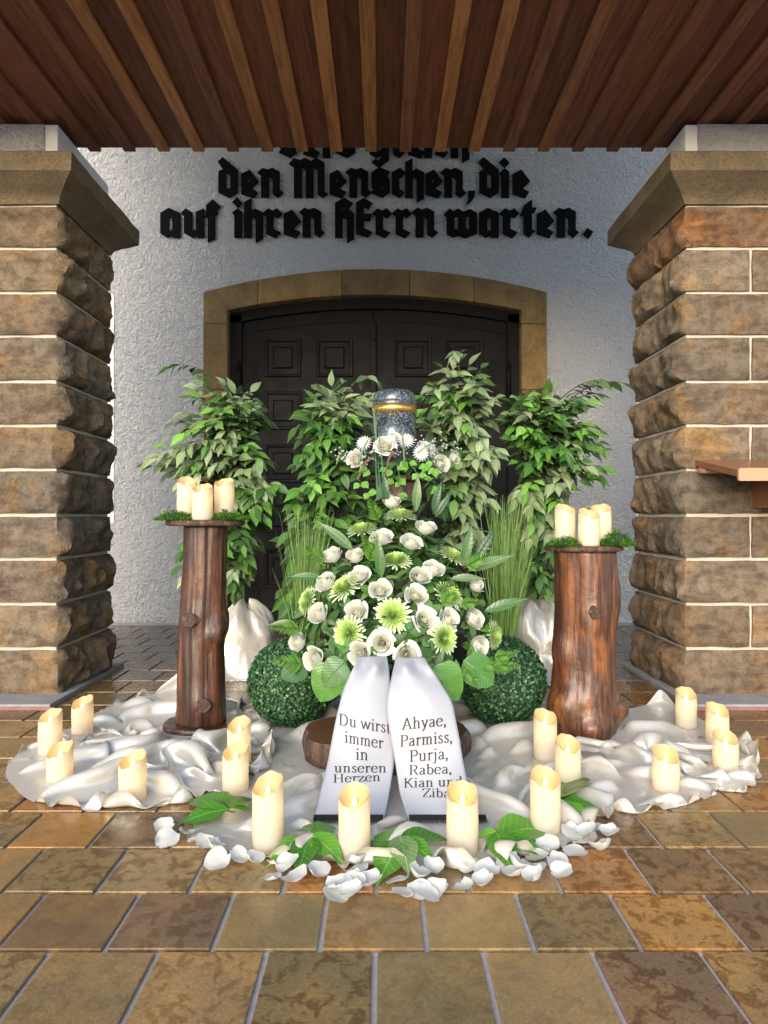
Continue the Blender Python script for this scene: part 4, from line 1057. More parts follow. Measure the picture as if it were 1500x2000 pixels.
# ---- roses, chrysanthemums, daisies
def petal_geo(R0, W, h, lean, lip, n1=8, n2=6, ph=0.0):
    """one cupped petal: rises round the axis at radius R0, leans out, rim rolled back by lip"""
    P = []
    for i in range(n2+1):
        t = i/n2; row = []
        for j in range(n1+1):
            s_ = 2*j/n1-1
            wf = math.sin(PI*(.14+.60*t))**.5
            a = s_*W*wf
            edge = 1-.16*abs(s_)**2.2*t
            r = R0*(.35+.65*math.sin(min(1, t*1.25)*PI/2))+lean*t**1.6
            roll = max(0, t-.70)/.30
            r += lip*roll**1.5*(.75+.25*math.cos(s_*3+ph))
            z = h*t*edge-lip*.55*roll**2+.02*math.sin(s_*5+ph)*t
            row.append((r*math.sin(a), -r*math.cos(a), z))
        P.append(row)
    return MB().grid(P)
def rose_meshes(seed, open_):
    rr = random.Random(seed); core = MB()
    for k in range(11):                     # inner spiral, petals rolled round each other
        R0 = .13+.030*k; m = petal_geo(R0, 1.7-.06*k, .90-.014*k+.03*rr.random(), -.10+.013*k*(.6+.5*open_), .008*k*open_, 7, 5, k)
        core.inst(m.v, m.f, Matrix.Rotation(k*2.4+rr.uniform(-.3, .3), 4, 'Z'))
    c = core.mesh('rose', MATS['roseheart'], True)
    outer = [petal_geo(.50+.07*q, 1.0-.03*q, .86-.08*q, (.03+.05*q)*open_, (.05+.045*q)*(.45+open_), 8, 6, q*2).mesh('petal', MATS['rose'], True) for q in range(3)]
    return c, outer
RV = [rose_meshes(s, o) for s, o in ((1, .35), (2, .6), (3, 1.0), (4, .1))]
sep = MB()
for k in range(5):
    vs, fs = leaf_geo(.30, .1, .25); sep.inst(vs, fs, Matrix.Rotation(k*1.257, 4, 'Z') @ frame((0, 0, .05), (0, -1, .35), (0, .3, 1), .62))
sep.tube([(0, 0, .1), (0, 0, -.9)], [.10, .06], 6); sep_me = sep.mesh('calyx', MATS['stem'], True)
def rose(parent, p, n, size, var, rr):
    core, outer = RV[var]
    M_ = face(p, n, size, rr.uniform(0, 6)) ; o = put('rose', core, parent, M_)
    k = 0
    for q in range(3):
        for j in range((3, 3, 3)[q]):
            put('petal', outer[q], o, Matrix.Rotation(k*2.15+rr.uniform(-.25, .25), 4, 'Z') @ Matrix.Diagonal((1, 1, rr.uniform(.9, 1.08), 1)) @ Matrix.Rotation(rr.uniform(-.10, .06), 4, 'X')); k += 1
    put('calyx', sep_me, o)
    return o
def mum_mesh(seed):
    rr = random.Random(seed); m = MB(); tints = []
    n = 210
    for i in range(n):
        q = (i+.5)/n; pol = 1.62*q**.62; a = i*2.399963+rr.uniform(-.08, .08)
        d = Vector((math.sin(pol)*math.cos(a), math.sin(pol)*math.sin(a), math.cos(pol)))
        tn = Vector((-math.sin(a), math.cos(a), 0)); inn = tn.cross(d).normalized()   # across, and towards the pole side
        if inn.z < 0: inn = -inn
        p = d*.16*(.3+q)+Vector((0, 0, .03)); L = (.36+.46*q**.8)*rr.uniform(.88, 1.1); w = .040+.022*q
        pts = []; bend = .30*(1-q)+.10
        for (t, ww, tw_) in ((.25, .75, 0), (.6, 1.0, .3), (.88, .85, .8), (1, .20, 1.15)):
            c = p+d*L*t+inn*bend*L*t*t*.55
            if q > .8: c.z -= .10*(q-.8)*5*t*t
            pts += [c-tn*w*ww+inn*w*.5*ww, c, c+tn*w*ww+inn*w*.5*ww]
        m.add(pts, [(0, 1, 4, 3), (1, 2, 5, 4), (3, 4, 7, 6), (4, 5, 8, 7), (6, 7, 10, 9), (7, 8, 11, 10)])
        g = sm(.50, .98, q)
        b0 = (.15, .26, .04); t0 = (.46, .60, .20); b1 = (.42, .54, .22); t1 = (.70, .74, .60)
        for t in (0, 0, 0, .4, .4, .4, .85, .85, .85, 1, 1, 1):
            f = rr.uniform(.92, 1.06)
            tints.append(tuple(((b0[c]*(1-t)+t0[c]*t)*(1-g)+(b1[c]*(1-t)+t1[c]*t)*g)*f *1.3 for c in range(3))+(1,))
    me = m.mesh('chrysanthemum', MATS['mum'], True)
    ca = me.color_attributes.new('tint', 'FLOAT_COLOR', 'POINT')
    ca.data.foreach_set('color', [v for t in tints for v in t])
    return me
MUM = [mum_mesh(1), mum_mesh(2)]
mst = MB().tube([(0, 0, .1), (0, 0, -.35), (0, 0, -1.4)], [.30, .10, .07], 7).mesh('stem', MATS['stem'], True)

# ---- the large arrangement
AY = 2.40; core_p = Vector((.04, AY, .36))
arr = empty('flower_arrangement', (.035, 2.30, .09)); tag(arr, 'large arrangement of white roses and green chrysanthemums on the wood slice', 'flower arrangement')
A0 = T(-arr.location)
def ay(x, y): return 2.10+.36*max(0, (1290-y)/320)**1.1+.16*((x-765)/200)**2
ra = random.Random(77)
MB().lathe([(.10, 0), (.13, .03), (.15, .11), (.14, .112), (.001, .10)], 28, True, False).build('bowl', MATS['pot'], arr, True)
fo = MB(); bm = bmesh.new(); bmesh.ops.create_icosphere(bm, subdivisions=3, radius=1)
for v in bm.verts: v.co = Vector((v.co.x*.17, v.co.y*.12+.06, v.co.z*.20+.27))
fo.bm(bm).build('moss_core', MATS['core'], arr, True)
roses = [(765, 978, 3), (831, 1029, 0), (746, 1049, 1), (804, 1058, 1), (647, 1084, 0), (693, 1084, 3), (635, 1136, 0), (702, 1124, 1), (848, 1110, 0), (822, 1124, 0), (742, 1150, 1), (813, 1162, 1), (932, 1142, 3), (621, 1198, 0), (696, 1194, 1), (831, 1210, 2), (877, 1210, 1), (928, 1207, 0), (580, 1254, 3), (612, 1285, 1), (701, 1276, 1), (745, 1256, 2), (795, 1280, 2), (936, 1263, 0)]
def outward(p):
    n = (p-core_p); n.y -= .12; n.z += .05; return n.normalized()
flower_px = []
for i, (x, y, v) in enumerate(roses):
    p = at(x, y, ay(x, y)); n = outward(p)+Vector((ra.uniform(-.15, .15), -.25, ra.uniform(-.1, .2)))
    s_ = (41 if v == 3 else 45)/F*p.y*.66*(1.0 if y < 1180 else 1.06); flower_px.append((x, y))
    n = n.normalized()
    rose(arr, p-n*s_*.55-arr.location, n, s_, v, ra)
mums = [(782, 1004, 50, .55), (707, 1032, 50, .55), (773, 1092, 52, .5), (885, 1083, 48, .4), (672, 1144, 56, .3), (879, 1159, 54, .3), (598, 1173, 48, -.1), (767, 1200, 60, 0), (679, 1236, 56, 0), (869, 1247, 54, .0), (968, 1240, 46, -.1)]
for (x, y, d, up) in mums:
    p = at(x, y, ay(x, y)+.005); n = outward(p)+Vector((.25*(1 if x > 765 else -1) if abs(x-765) > 90 else 0, 0, up*1.4)); n.normalize()
    s_ = d/F*p.y*.66
    o = put('chrysanthemum', ra.choice(MUM), arr, face(p-n*s_*.25-arr.location, n, s_, ra.uniform(0, 6)))
    put('stem', mst, o); flower_px.append((x, y))
# foliage of the arrangement
AL = leaf_meshes([leaf_geo(.46, .12, .15), leaf_geo(.36, .18, .25), leaf_geo(.62, .08, .2, wavy=.6)], 'leaf')
fil = MB(); GL_A = [(.03, .085, .02), (.045, .12, .028), (.02, .055, .018), (.06, .14, .035), (.09, .15, .06)]
cand = []
for i in range(820):
    y = ra.uniform(975, 1310); hw = 30+165*min(1, (y-965)/230)
    x = 765+ra.uniform(-1, 1)*hw
    cand.append((x, y))
nleaf = 0
for i, (x, y) in enumerate(cand):
    depth = ra.uniform(.005, .085); p = at(x, y, ay(x, y)+depth)
    n = outward(p); tg = n.cross(Vector((ra.uniform(-1, 1), ra.uniform(-1, 1), ra.uniform(-1, 1)))).normalized()
    d = (tg+n*ra.uniform(.1, 1.1)).normalized(); s_ = ra.uniform(.045, .085)
    M_ = frame(p-d*s_*.45-arr.location, d, n+Vector((0, -.2, .5)), s_)
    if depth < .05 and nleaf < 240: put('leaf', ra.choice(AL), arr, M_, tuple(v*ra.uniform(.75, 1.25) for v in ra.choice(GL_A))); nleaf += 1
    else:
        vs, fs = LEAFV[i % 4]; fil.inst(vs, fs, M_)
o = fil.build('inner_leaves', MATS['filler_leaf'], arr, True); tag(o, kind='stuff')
# fern bits, spear leaves and the big round leaves at the foot
def frond(L, n=11, w=.34):
    m = MB(); m.tube([(0, 0, 0), (0, L, -.1*L)], [.0015, .0006], 4, False)
    lv, lf = leaf_geo(.26, .1, .1, rows=3)
    for k in range(n):
        t = .12+.86*k/n
        for s_ in (-1, 1):
            m.inst(lv, lf, frame((0, L*t, -.1*L*t*t), (s_*1.0, .75, .05*k % .2), (0, 0, 1), L*w*(1.05-t)+.006))
    return m.mesh('fern', MATS['fern_frond'], True)
FR = frond(.11)
for (x, y, dx, dy) in ((596, 1300, -1, .3), (905, 1110, .9, .6), (895, 1180, 1, .2), (860, 1185, .6, .9), (930, 1290, 1, -.2), (955, 1300, 1, .1), (905, 1300, .5, -.6), (725, 1085, -.3, .8), (640, 1100, -.8, .6), (590, 1230, -1, .2), (700, 1320, -.3, -1), (960, 1285, 1, .3), (740, 1020, -.4, 1), (720, 1100, .2, .8)):
    p = at(x, y, ay(x, y)-.005); put('fern', FR, arr, frame(p-arr.location, (dx, -.45, dy), (0, -.8, .6), ra.uniform(.8, 1.15)))
SPEAR = leaf_meshes([leaf_geo(.24, .14, .2, rows=8)], 'laurel')[0]
for (x, y, dx, dy, L) in ((690, 1075, -.95, .9, .16), (925, 1100, .6, 1.1, .15), (905, 1105, .2, 1.1, .15), (915, 1115, 1.1, .5, .17), (630, 1128, -1, .12, .12), (945, 1195, 1.1, .45, .16), (880, 1130, 1, .1, .12), (845, 1000, .25, 1, .12), (812, 1000, .05, 1, .14), (575, 1215, -1, .0, .09), (745, 1130, -.1, 1.1, .15), (755, 985, -.1, 1.1, .12), (850, 1010, .6, 1, .11)):
    p = at(x, y, ay(x, y)-.0); put('spear_leaf', SPEAR, arr, frame(p-arr.location, (dx, -.25, dy), (0, -1, .5), L), ra.choice(((.02, .06, .025), (.045, .11, .035), (.08, .14, .06))))
ROUND = leaf_meshes([leaf_geo(.95, .06, .22, rows=9, wavy=.7, blunt=1)], 'laurel', 'round_leaf')[0]
for (x, y, dx, dy, L, c) in ((655, 1296, -.45, -1, .125, (.055, .17, .022)), (690, 1312, -.1, -1, .10, (.06, .18, .025)), (850, 1300, .65, -.8, .125, (.07, .20, .025)), (905, 1290, 1.0, -.65, .12, (.05, .15, .025)), (600, 1300, -1, -.3, .09, (.03, .09, .02)), (675, 1292, -.9, -.8, .10, (.04, .12, .025)), (830, 1310, .2, -1, .10, (.05, .14, .025))):
    p = at(x, y, ay(x, y)+.01); put('round_leaf', ROUND, arr, frame(p-arr.location, (dx, -.35, dy), (0, -1, .55), L), c)
# stiff blades standing up behind the roses
bl = MB()
def blade(m, pts, w):
    pts = [Vector(p) for p in pts]; vs = []; fs = []; k = len(pts)
    for i, p in enumerate(pts):
        q = w*(1-(i/(k-1))**3*.8); vs += [p+Vector((-q, 0, 0)), p+Vector((0, -.0006, 0)), p+Vector((q, .0, 0))]
    for i in range(k-1): fs += [(3*i, 3*i+1, 3*i+4, 3*i+3), (3*i+1, 3*i+2, 3*i+5, 3*i+4)]
    m.add(vs, fs)
for (x0, x1, y1) in ((744, 733, 890), (750, 739, 905), (757, 745, 885)):
    a, b = at(x0, 1070, 2.46), at(x1, y1, 2.60)
    m = MB(); blade(m, [a+(b-a)*t-Vector((0, .02*math.sin(t*PI), 0)) for t in np.linspace(0, 1, 7)], .0055)
    put('stiff_blade', m.mesh('stiff_blade', MATS['leaf'], True), arr, A0, (.03, .09, .045))

# ---- urn with gold band
UZ = .967
urn = empty('cremation_urn', (.054, 2.85, UZ+.055)); tag(urn, 'dark speckled granite urn with a gold band', 'urn')
uh = at(0, 763, 2.85).z-urn.location.z; ur = 43/F*2.85
prof = [(ur*.80, 0), (ur*.93, .004), (ur*.97, .012), (ur*.985, .10), (ur*.99, uh-.098)]
MB().lathe(prof, 64).build('body', MATS['granite'], urn, True)
zb0, zb1 = uh-.098, uh-.068
MB().lathe([(ur*.98, zb0), (ur*1.012, zb0+.001), (ur*1.012, zb1-.001), (ur*.98, zb1)], 64, False, False).build('gold_band', MATS['gold'], urn, True)
gl = MB()
for k in range(26):
    for s_ in (-1, 1):
        pts = []
        for i in range(7):
            t = i/6; a = 2*PI*(k+.5+.46*s_*math.sin(t*PI))/26
            pts.append((ur*1.0125*math.cos(a), ur*1.0125*math.sin(a), zb0+.003+t*(zb1-zb0-.006)))
        gl.tube(pts, .0006, 4, False)
o = gl.build('band_pattern', MATS['goldline'], urn)
MB().lathe([(ur*.985, zb1), (ur*.998, zb1+.003), (ur*.992, zb1+.010), (ur*.975, zb1+.0115), (ur*.988, zb1+.013), (ur*.98, uh-.040), (ur*.93, uh-.019), (ur*.82, uh-.007), (ur*.55, uh-.001), (ur*.05, uh)], 64).build('lid', MATS['granite'], urn, True)

# ---- wreath round the urn's foot
wr = empty('urn_wreath', (.054, 2.85, UZ)); tag(wr, 'wreath of cream roses, white daisies and ivy round the urn', 'wreath')
rw = random.Random(31)
tor = MB(); P = []
for i in range(25):
    a = 2*PI*i/24; P.append([((.105+.032*math.cos(b))*math.cos(a), (.105+.032*math.cos(b))*math.sin(a), .034+.032*math.sin(b)) for b in np.linspace(0, 2*PI, 11)])
tor.grid(P).build('moss_ring', MATS['core'], wr, True)
MB().lathe([(.07, 0), (.07, .054)], 24).build('riser', MATS['pot'], wr, True)
W0 = wr.location
for (x, y, Y, v, d, n) in ((694, 896, 2.72, 1, 40, (-.5, -1, .2)), (752, 870, 2.70, 2, 42, (-.1, -1, .5)), (771, 855, 2.74, 0, 30, (.1, -.8, .8)), (862, 906, 2.72, 1, 40, (.5, -1, .1)), (888, 893, 2.78, 0, 32, (.9, -.7, .2)), (828, 872, 2.73, 0, 30, (.3, -.8, .7))):
    p = at(x, y, Y); n = Vector(n).normalized(); s_ = d/F*Y*.6; rose(wr, p-n*s_*.5-W0, n, s_, v, rw)
dm = MB(); dl = leaf_geo(.22, .08, .05, rows=4)
for k in range(34):
    a = k*2*PI/17+(.18 if k > 16 else 0); dm.inst(dl[0], dl[1], Matrix.Rotation(a, 4, 'Z') @ frame((0, .12, .02 if k < 17 else .06), (0, 1, .10 if k < 17 else .28), (0, 0, 1), .88 if k < 17 else .74))
dme = dm.mesh('daisy', MATS['daisy'], True)
dh = MB().lathe([(.20, .04), (.19, .10), (.12, .15), (.01, .17)], 14, False).mesh('heart', MATS['heart'], True)
for (x, y, Y, d, n) in ((711, 866, 2.72, 36, (-.35, -1, .45)), (793, 861, 2.70, 38, (.1, -1, .55)), (822, 885, 2.68, 36, (.15, -1, .15)), (842, 876, 2.74, 30, (.7, -.8, .3))):
    p = at(x, y, Y); s_ = d/F*Y*.5; o = put('daisy', dme, wr, face(p-W0, Vector(n).normalized(), s_)); put('heart', dh, o)
gy = MB(); bmq = bmesh.new(); bmesh.ops.create_icosphere(bmq, subdivisions=1, radius=1); qv = [v.co.copy() for v in bmq.verts]; qf = [[v.index for v in f.verts] for f in bmq.faces]; bmq.free()
gs = MB()
for (cx, cy, n) in ((672, 888, 22), (718, 890, 22), (735, 882, 14), (782, 880, 18), (845, 868, 16), (850, 893, 14), (880, 875, 12), (810, 868, 10)):
    for _ in range(n):
        p = at(cx+rw.gauss(0, 11), cy+rw.gauss(0, 8), 2.70+rw.uniform(-.02, .05))-W0
        gy.inst(qv, qf, T(p) @ Matrix.Diagonal((.0042, .0042, .0036, 1)))
        gs.tube([p, p+Vector((rw.uniform(-.01, .01), .04, -.03))], .0006, 3, False)
o = gy.build('baby_breath', MATS['daisy'], wr, True); tag(o, kind='stuff'); gs.build('fine_stems', MATS['stem'], wr)
IVY = leaf_meshes([leaf_geo(.85, .05, .15, wavy=.5), leaf_geo(.5, .1, .2)], 'leaf')
for k in range(74):
    a = rw.uniform(-PI, 0) if rw.random() < .8 else rw.uniform(0, PI)
    p = Vector((.125*math.cos(a)*rw.uniform(.9, 1.25), .125*math.sin(a)*rw.uniform(.9, 1.15), rw.uniform(-.005, .07)))
    d = Vector((math.cos(a), math.sin(a), rw.uniform(-.9, .6)))
    put('leaf', rw.choice(IVY), wr, frame(p, d, (rw.uniform(-.3, .3), -.5, 1), rw.uniform(.035, .065)), tuple(v*rw.uniform(.8, 1.2) for v in rw.choice(GL_A)))
vine = MB()
for pts in (((795, 905), (830, 900), (850, 912), (838, 908)), ((800, 905), (815, 925), (840, 935), (855, 950)), ((757, 915), (768, 935), (752, 950), (748, 975)), ((712, 915), (700, 935), (712, 955)), ((775, 905), (782, 940), (790, 965))):
    vine.tube([at(x, y, 2.67+.01*i)-W0 for i, (x, y) in enumerate(pts)], .0016, 5)
    for (x, y) in pts:
        for _ in range(2):
            p = at(x+rw.uniform(-9, 9), y+rw.uniform(-4, 10), 2.665); put('leaf', IVY[0], wr, frame(p-W0, (rw.uniform(-1, 1), -.4, rw.uniform(-1, .2)), (0, -1, .5), rw.uniform(.028, .042)), (.10, .24, .04))
vine.build('ivy_vine', MATS['stem'], wr, True)
for (x0, y0, x1, y1) in ((728, 892, 698, 936), (768, 880, 752, 928)):
    m = MB(); a, b = at(x0, y0, 2.66), at(x1, y1, 2.63)
    for i in range(260):
        t = rw.random(); p = a+(b-a)*t+Vector((0, 0, .018*math.sin(t*PI))); th = rw.uniform(0, 2*PI)
        d = Vector((math.cos(th), math.sin(th)*.9, math.sin(th)))*.75+(b-a).normalized(); d.normalize()
        s_ = d.cross(Vector((0, 1, .2))).normalized()*.0012; L = .012*(1-.5*t)
        m.add([p-s_-W0, p+s_-W0, p+d*L-W0], [(0, 1, 2)])
    m.build('foxtail', MATS['foxtail'], wr)
for (pts) in (((700, 905), (715, 862), (742, 845), (740, 880)), ((815, 885), (845, 862), (885, 868), (905, 900)), ((735, 860), (730, 800), (722, 790)), ((790, 900), (786, 850), (790, 830))):
    m = MB(); q = [at(x, y, 2.66) for x, y in pts]; k = []
    for t in np.linspace(0, 1, 9):
        f = t*(len(q)-1); i = min(int(f), len(q)-2); k.append(q[i].lerp(q[i+1], f-i)-W0)
    blade(m, k, .0035); put('grass_blade', m.mesh('grass_blade', MATS['leaf'], True), wr, None, (.05, .12, .05))

# ---- memorial ribbons
def cat_rom(tab, x):
    for i in range(len(tab)-1):
        if x <= tab[i+1][0]:
            a, b = tab[i], tab[i+1]; t = (x-a[0])/(b[0]-a[0])
            p0 = tab[max(i-1, 0)]; p3 = tab[min(i+2, len(tab)-1)]; out = []
            for c in range(1, len(a)):
                m0 = (b[c]-p0[c])/max(b[0]-p0[0], 1e-6)*(b[0]-a[0]); m1 = (p3[c]-a[c])/max(p3[0]-a[0], 1e-6)*(b[0]-a[0])
                t2, t3 = t*t, t*t*t
                out.append((2*t3-3*t2+1)*a[c]+(t3-2*t2+t)*m0+(-2*t3+3*t2)*b[c]+(t3-t2)*m1)
            return out
    return list(tab[-1][1:])
def rib(tab, y):                             # edges nearly straight between the rows, distance smooth
    Y = cat_rom(tab, y)[2]; acc = [0, 0]
    for d in (-9, -4.5, 0, 4.5, 9):
        yy = min(max(y+d, tab[0][0]), tab[-1][0])
        for a, b in zip(tab, tab[1:]):
            if yy <= b[0]:
                t = (yy-a[0])/(b[0]-a[0]); acc[0] += (a[1]+(b[1]-a[1])*t)/5; acc[1] += (a[2]+(b[2]-a[2])*t)/5; break
    return acc[0], acc[1], Y
# rows: pixel y, left x, right x, distance
RIB_L = [(1282, 703, 755, 2.07), (1300, 692, 759, 2.02), (1345, 671, 763, 1.975), (1400, 657, 768, 1.945), (1440, 649, 769, 1.93), (1490, 640, 770, 1.905), (1550, 625, 760, 1.85), (1612, 611, 748, 1.765)]
RIB_R = [(1284, 774, 828, 2.06), (1302, 769, 840, 2.01), (1345, 760, 868, 1.955), (1372, 755, 884, 1.938), (1400, 756, 889, 1.925), (1440, 763, 897, 1.91), (1490, 772, 905, 1.89), (1550, 781, 918, 1.845), (1612, 800, 952, 1.765)]
def stroke_font():
    def arc(cx, cy, rx, ry, a0, a1, n=12): return [(cx+rx*math.cos(R(a0+(a1-a0)*i/n)), cy+ry*math.sin(R(a0+(a1-a0)*i/n))) for i in range(n+1)]
    def st(x, y0, y1, bot=1, top=-1):
        o = [[(x, y0), (x, y1)]]
        if bot: o.append([(x-.10, y0+.012), (x+.10, y0+.012)])
        if top == 1: o.append([(x-.10, y1-.012), (x+.10, y1-.012)])
        if top == -1: o.append([(x-.10, y1-.035), (x, y1-.005)])
        return o
    dot = lambda x, y: [arc(x, y, .018, .03, 0, 360, 8)]
    S_ = [(.29, .37), (.24, .445), (.16, .455), (.09, .40), (.09, .32), (.18, .25), (.27, .19), (.30, .11), (.25, .03), (.17, .005), (.09, .03), (.06, .11)]
    g = {}
    g['i'] = (st(.14, 0, .46)+dot(.14, .63), .29); g['n'] = (st(.13, 0, .46)+[[(.13, .33), (.19, .42), (.27, .455), (.35, .43), (.39, .35), (.39, .30)]]+st(.39, 0, .32, 1, 0), .54)
    g['m'] = (st(.13, 0, .46)+[[(.13, .33), (.19, .42), (.26, .455), (.33, .43), (.37, .35), (.37, .30)]]+st(.37, 0, .32, 1, 0)+[[(.37, .33), (.43, .42), (.50, .455), (.57, .43), (.61, .35), (.61, .30)]]+st(.61, 0, .32, 1, 0), .76)
    g['u'] = (st(.13, .14, .46, 0)+[[(.13, .16), (.14, .06), (.21, .005), (.29, .02), (.37, .09)]]+st(.39, 0, .46, 0)+[[(.39, .02), (.48, .02)]], .54)
    g['r'] = (st(.13, 0, .46)+[[(.13, .30), (.18, .40), (.25, .45), (.31, .43)]]+dot(.31, .415), .38)
    g['e'] = ([arc(.23, .23, .18, .23, 12, 325, 18), [(.06, .26), (.40, .26)]], .46); g['s'] = ([S_], .38)
    g['t'] = ([[(.14, .57), (.14, .10), (.17, .02), (.23, .005), (.29, .05)], [(.03, .45), (.27, .45)]], .31)
    g['w'] = ([[(.06, .46), (.21, .01)], [(.21, .01), (.36, .42)], [(.34, .46), (.50, .01)], [(.50, .01), (.65, .46)], [(-.01, .45), (.14, .45)], [(.27, .45), (.43, .45)], [(.58, .45), (.72, .45)]], .71)
    a_ = [[(.09, .36), (.13, .43), (.21, .455), (.29, .42), (.32, .34), (.32, .10), (.35, .03), (.42, .03)], [(.32, .28), (.20, .235), (.10, .19), (.07, .11), (.11, .03), (.19, .01), (.27, .05), (.32, .11)]]
    g['a'] = (a_, .45); g['h'] = (st(.13, 0, .70)+g['n'][0][3:], .54)
    g['d'] = ([arc(.22, .23, .17, .225, 40, 320, 16)]+st(.37, 0, .70, 0)+[[(.37, .02), (.46, .02)]], .52); g['b'] = (st(.12, .02, .70, 0)+[arc(.25, .23, .17, .225, 220-360, 140, 16)], .50)
    g['y'] = ([[(.07, .46), (.23, .02)], [(.39, .46), (.23, .02), (.16, -.13), (.10, -.19), (.04, -.17)], [(-.01, .45), (.15, .45)], [(.31, .45), (.46, .45)]], .46)
    g['j'] = ([[(.14, .46), (.14, -.06), (.10, -.17), (.03, -.19), (-.02, -.16)], [(.04, .43), (.14, .455)]]+dot(.14, .63), .28)
    g['z'] = ([[(.05, .44), (.37, .44)], [(.36, .45), (.06, .02)], [(.05, .02), (.38, .02)], [(.05, .44), (.05, .34)], [(.38, .02), (.39, .13)]], .43)
    g['D'] = (st(.15, 0, .68, 1, 1)+[[(.15, .665), (.33, .665)]+arc(.33, .34, .27, .325, 90, -90, 16)+[(.15, .015)]], .72)
    g['H'] = (st(.15, 0, .68, 1, 1)+st(.57, 0, .68, 1, 1)+[[(.15, .35), (.57, .35)]], .74)
    g['A'] = ([[(.09, .01), (.32, .67)], [(.32, .69), (.56, .01)], [(.17, .23), (.47, .23)], [(.0, .012), (.18, .012)], [(.46, .012), (.66, .012)]], .66)
    pb = [[(.15, .665), (.33, .665)]+arc(.33, .50, .17, .165, 90, -90, 12)+[(.15, .335)]]
    g['P'] = (st(.15, 0, .68, 1, 1)+pb, .57); g['R'] = (st(.15, 0, .68, 1, 1)+pb+[[(.33, .335), (.53, .02), (.62, .015)]], .64)
    g['K'] = (st(.15, 0, .68, 1, 1)+[[(.52, .66), (.17, .30)], [(.28, .41), (.56, .02)], [(.43, .665), (.62, .665)], [(.48, .012), (.66, .012)]], .66)
    g['Z'] = ([[(.07, .66), (.53, .66)], [(.52, .67), (.07, .02)], [(.06, .02), (.54, .02)], [(.07, .66), (.06, .52)], [(.54, .02), (.56, .17)]], .60)
    g[','] = ([arc(.10, .035, .022, .03, 0, 360, 8), [(.115, .03), (.11, -.05), (.07, -.12)]], .24); g[' '] = ([], .25)
    return g
FONT = stroke_font()
def ribbon(tab, lines_, label, bow, seed):
    y0, y1 = tab[0][0], tab[-1][0]
    def surf(s_, y, off=0.0):
        lx, rx, Y = rib(tab, y); x = lx+(rx-lx)*(s_+.5)
        u = (y-y0)/(y1-y0)
        Yb = Y-bow*math.cos(s_*PI)*(1-u)*1.2+.010*math.sin(s_*5+u*6+seed)*sm(.35, .75, u)*(1-sm(.9, 1, u))+.020*math.exp(-((u-.06)/.05)**2)*math.cos(s_*9+seed)+.012*abs(s_+.12*math.sin(seed)-.9*(u-.22))*math.exp(-((u-.25)/.16)**2)
        if u > .97: pass
        p = at(x, y, Yb-off); p.z = max(p.z, .010+off*.3); return p
    root = empty('memorial_ribbon', surf(0, y0)); tag(root, label, 'ribbon', 'memorial ribbons'); M0 = T(-root.location)
    P = [[surf(j/22-.5, y0+(y1-y0)*i/90) for j in range(23)] for i in range(91)]
    m = MB().grid(P); o = m.build('ribbon_band', MATS['ribbon'], root, True, M0)
    sol = o.modifiers.new('thickness', 'SOLIDIFY'); sol.thickness = .0006
    tx = MB()
    for (txt, cx, cy, xh, asp, tilt) in lines_:
        w = sum(FONT[c][1] for c in txt); x = -w/2
        for c in txt:
            for pl in FONT[c][0]:
                dense = []
                for a, b in zip(pl, pl[1:]):
                    k = max(1, int(math.hypot(b[0]-a[0], b[1]-a[1])/.06))
                    dense += [(a[0]+(b[0]-a[0])*i/k, a[1]+(b[1]-a[1])*i/k) for i in range(k)]
                dense.append(pl[-1]); vs = []; fs = []
                for i, (gx, gy) in enumerate(dense):
                    p, q = dense[max(i-1, 0)], dense[min(i+1, len(dense)-1)]
                    dx, dy = q[0]-p[0], q[1]-p[1]; L = math.hypot(dx, dy)+1e-9
                    wd = .020+.030*abs(dy)/L
                    for sg in (-1, 1):
                        ux, uy = gx-dy/L*wd*sg, gy+dx/L*wd*sg
                        px = cx+(x+ux)*xh*asp; py = cy-(uy-.25)*xh+tilt*(x+ux)*xh*asp
                        lx, rx, _ = rib(tab, py); vs.append(surf((px-lx)/(rx-lx)-.5, py, .0016))
                for i in range(len(dense)-1): fs.append((2*i, 2*i+1, 2*i+3, 2*i+2))
                tx.add(vs, fs)
            x += FONT[c][1]
    tx.build('lettering', MATS['print'], root, False, M0)
    fr = MB(); rr = random.Random(seed)
    E = [surf(j/30-.5, y1, 0) for j in range(31)]
    for j in range(30):
        a, b = E[j], E[j+1]; up = Vector((0, .017, .007))
        fr.add([a+up+Vector((0, 0, .002)), b+up+Vector((0, 0, .002)), b+Vector((0, -.004, .003)), a+Vector((0, -.004, .003))], [(0, 1, 2, 3)])
    fr.build('black_border', MATS['fringe'], root, False, M0)
    f2 = MB()
    for k in range(110):
        s_ = (k+.5)/110-.5; p = surf(s_, y1)+Vector((0, .002, .003)); a = rr.uniform(-.5, .5); q = p+Vector((a*.012, -.020*rr.uniform(.7, 1.1), -.006+.004*rr.random())); q.z = max(q.z, .012)
        f2.add([p+Vector((-.0007, 0, 0)), p+Vector((.0007, 0, 0)), q+Vector((.0005, 0, 0)), q+Vector((-.0005, 0, 0))], [(0, 1, 2, 3)])
    o = f2.build('fringe_threads', MATS['fringe'], root, False, M0); tag(o, kind='stuff')
ribbon(RIB_L, [('Du wirst', 712, 1416, 33, .86, .17), ('immer', 711, 1448, 33, .88, .16), ('in', 707, 1476, 33, .95, .07), ('unseren', 704, 1502, 27, 1.16, .0), ('Herzen', 697, 1521, 24, 1.30, -.04)],
       'white memorial ribbon printed Du wirst immer in unseren Herzen', .018, 2)
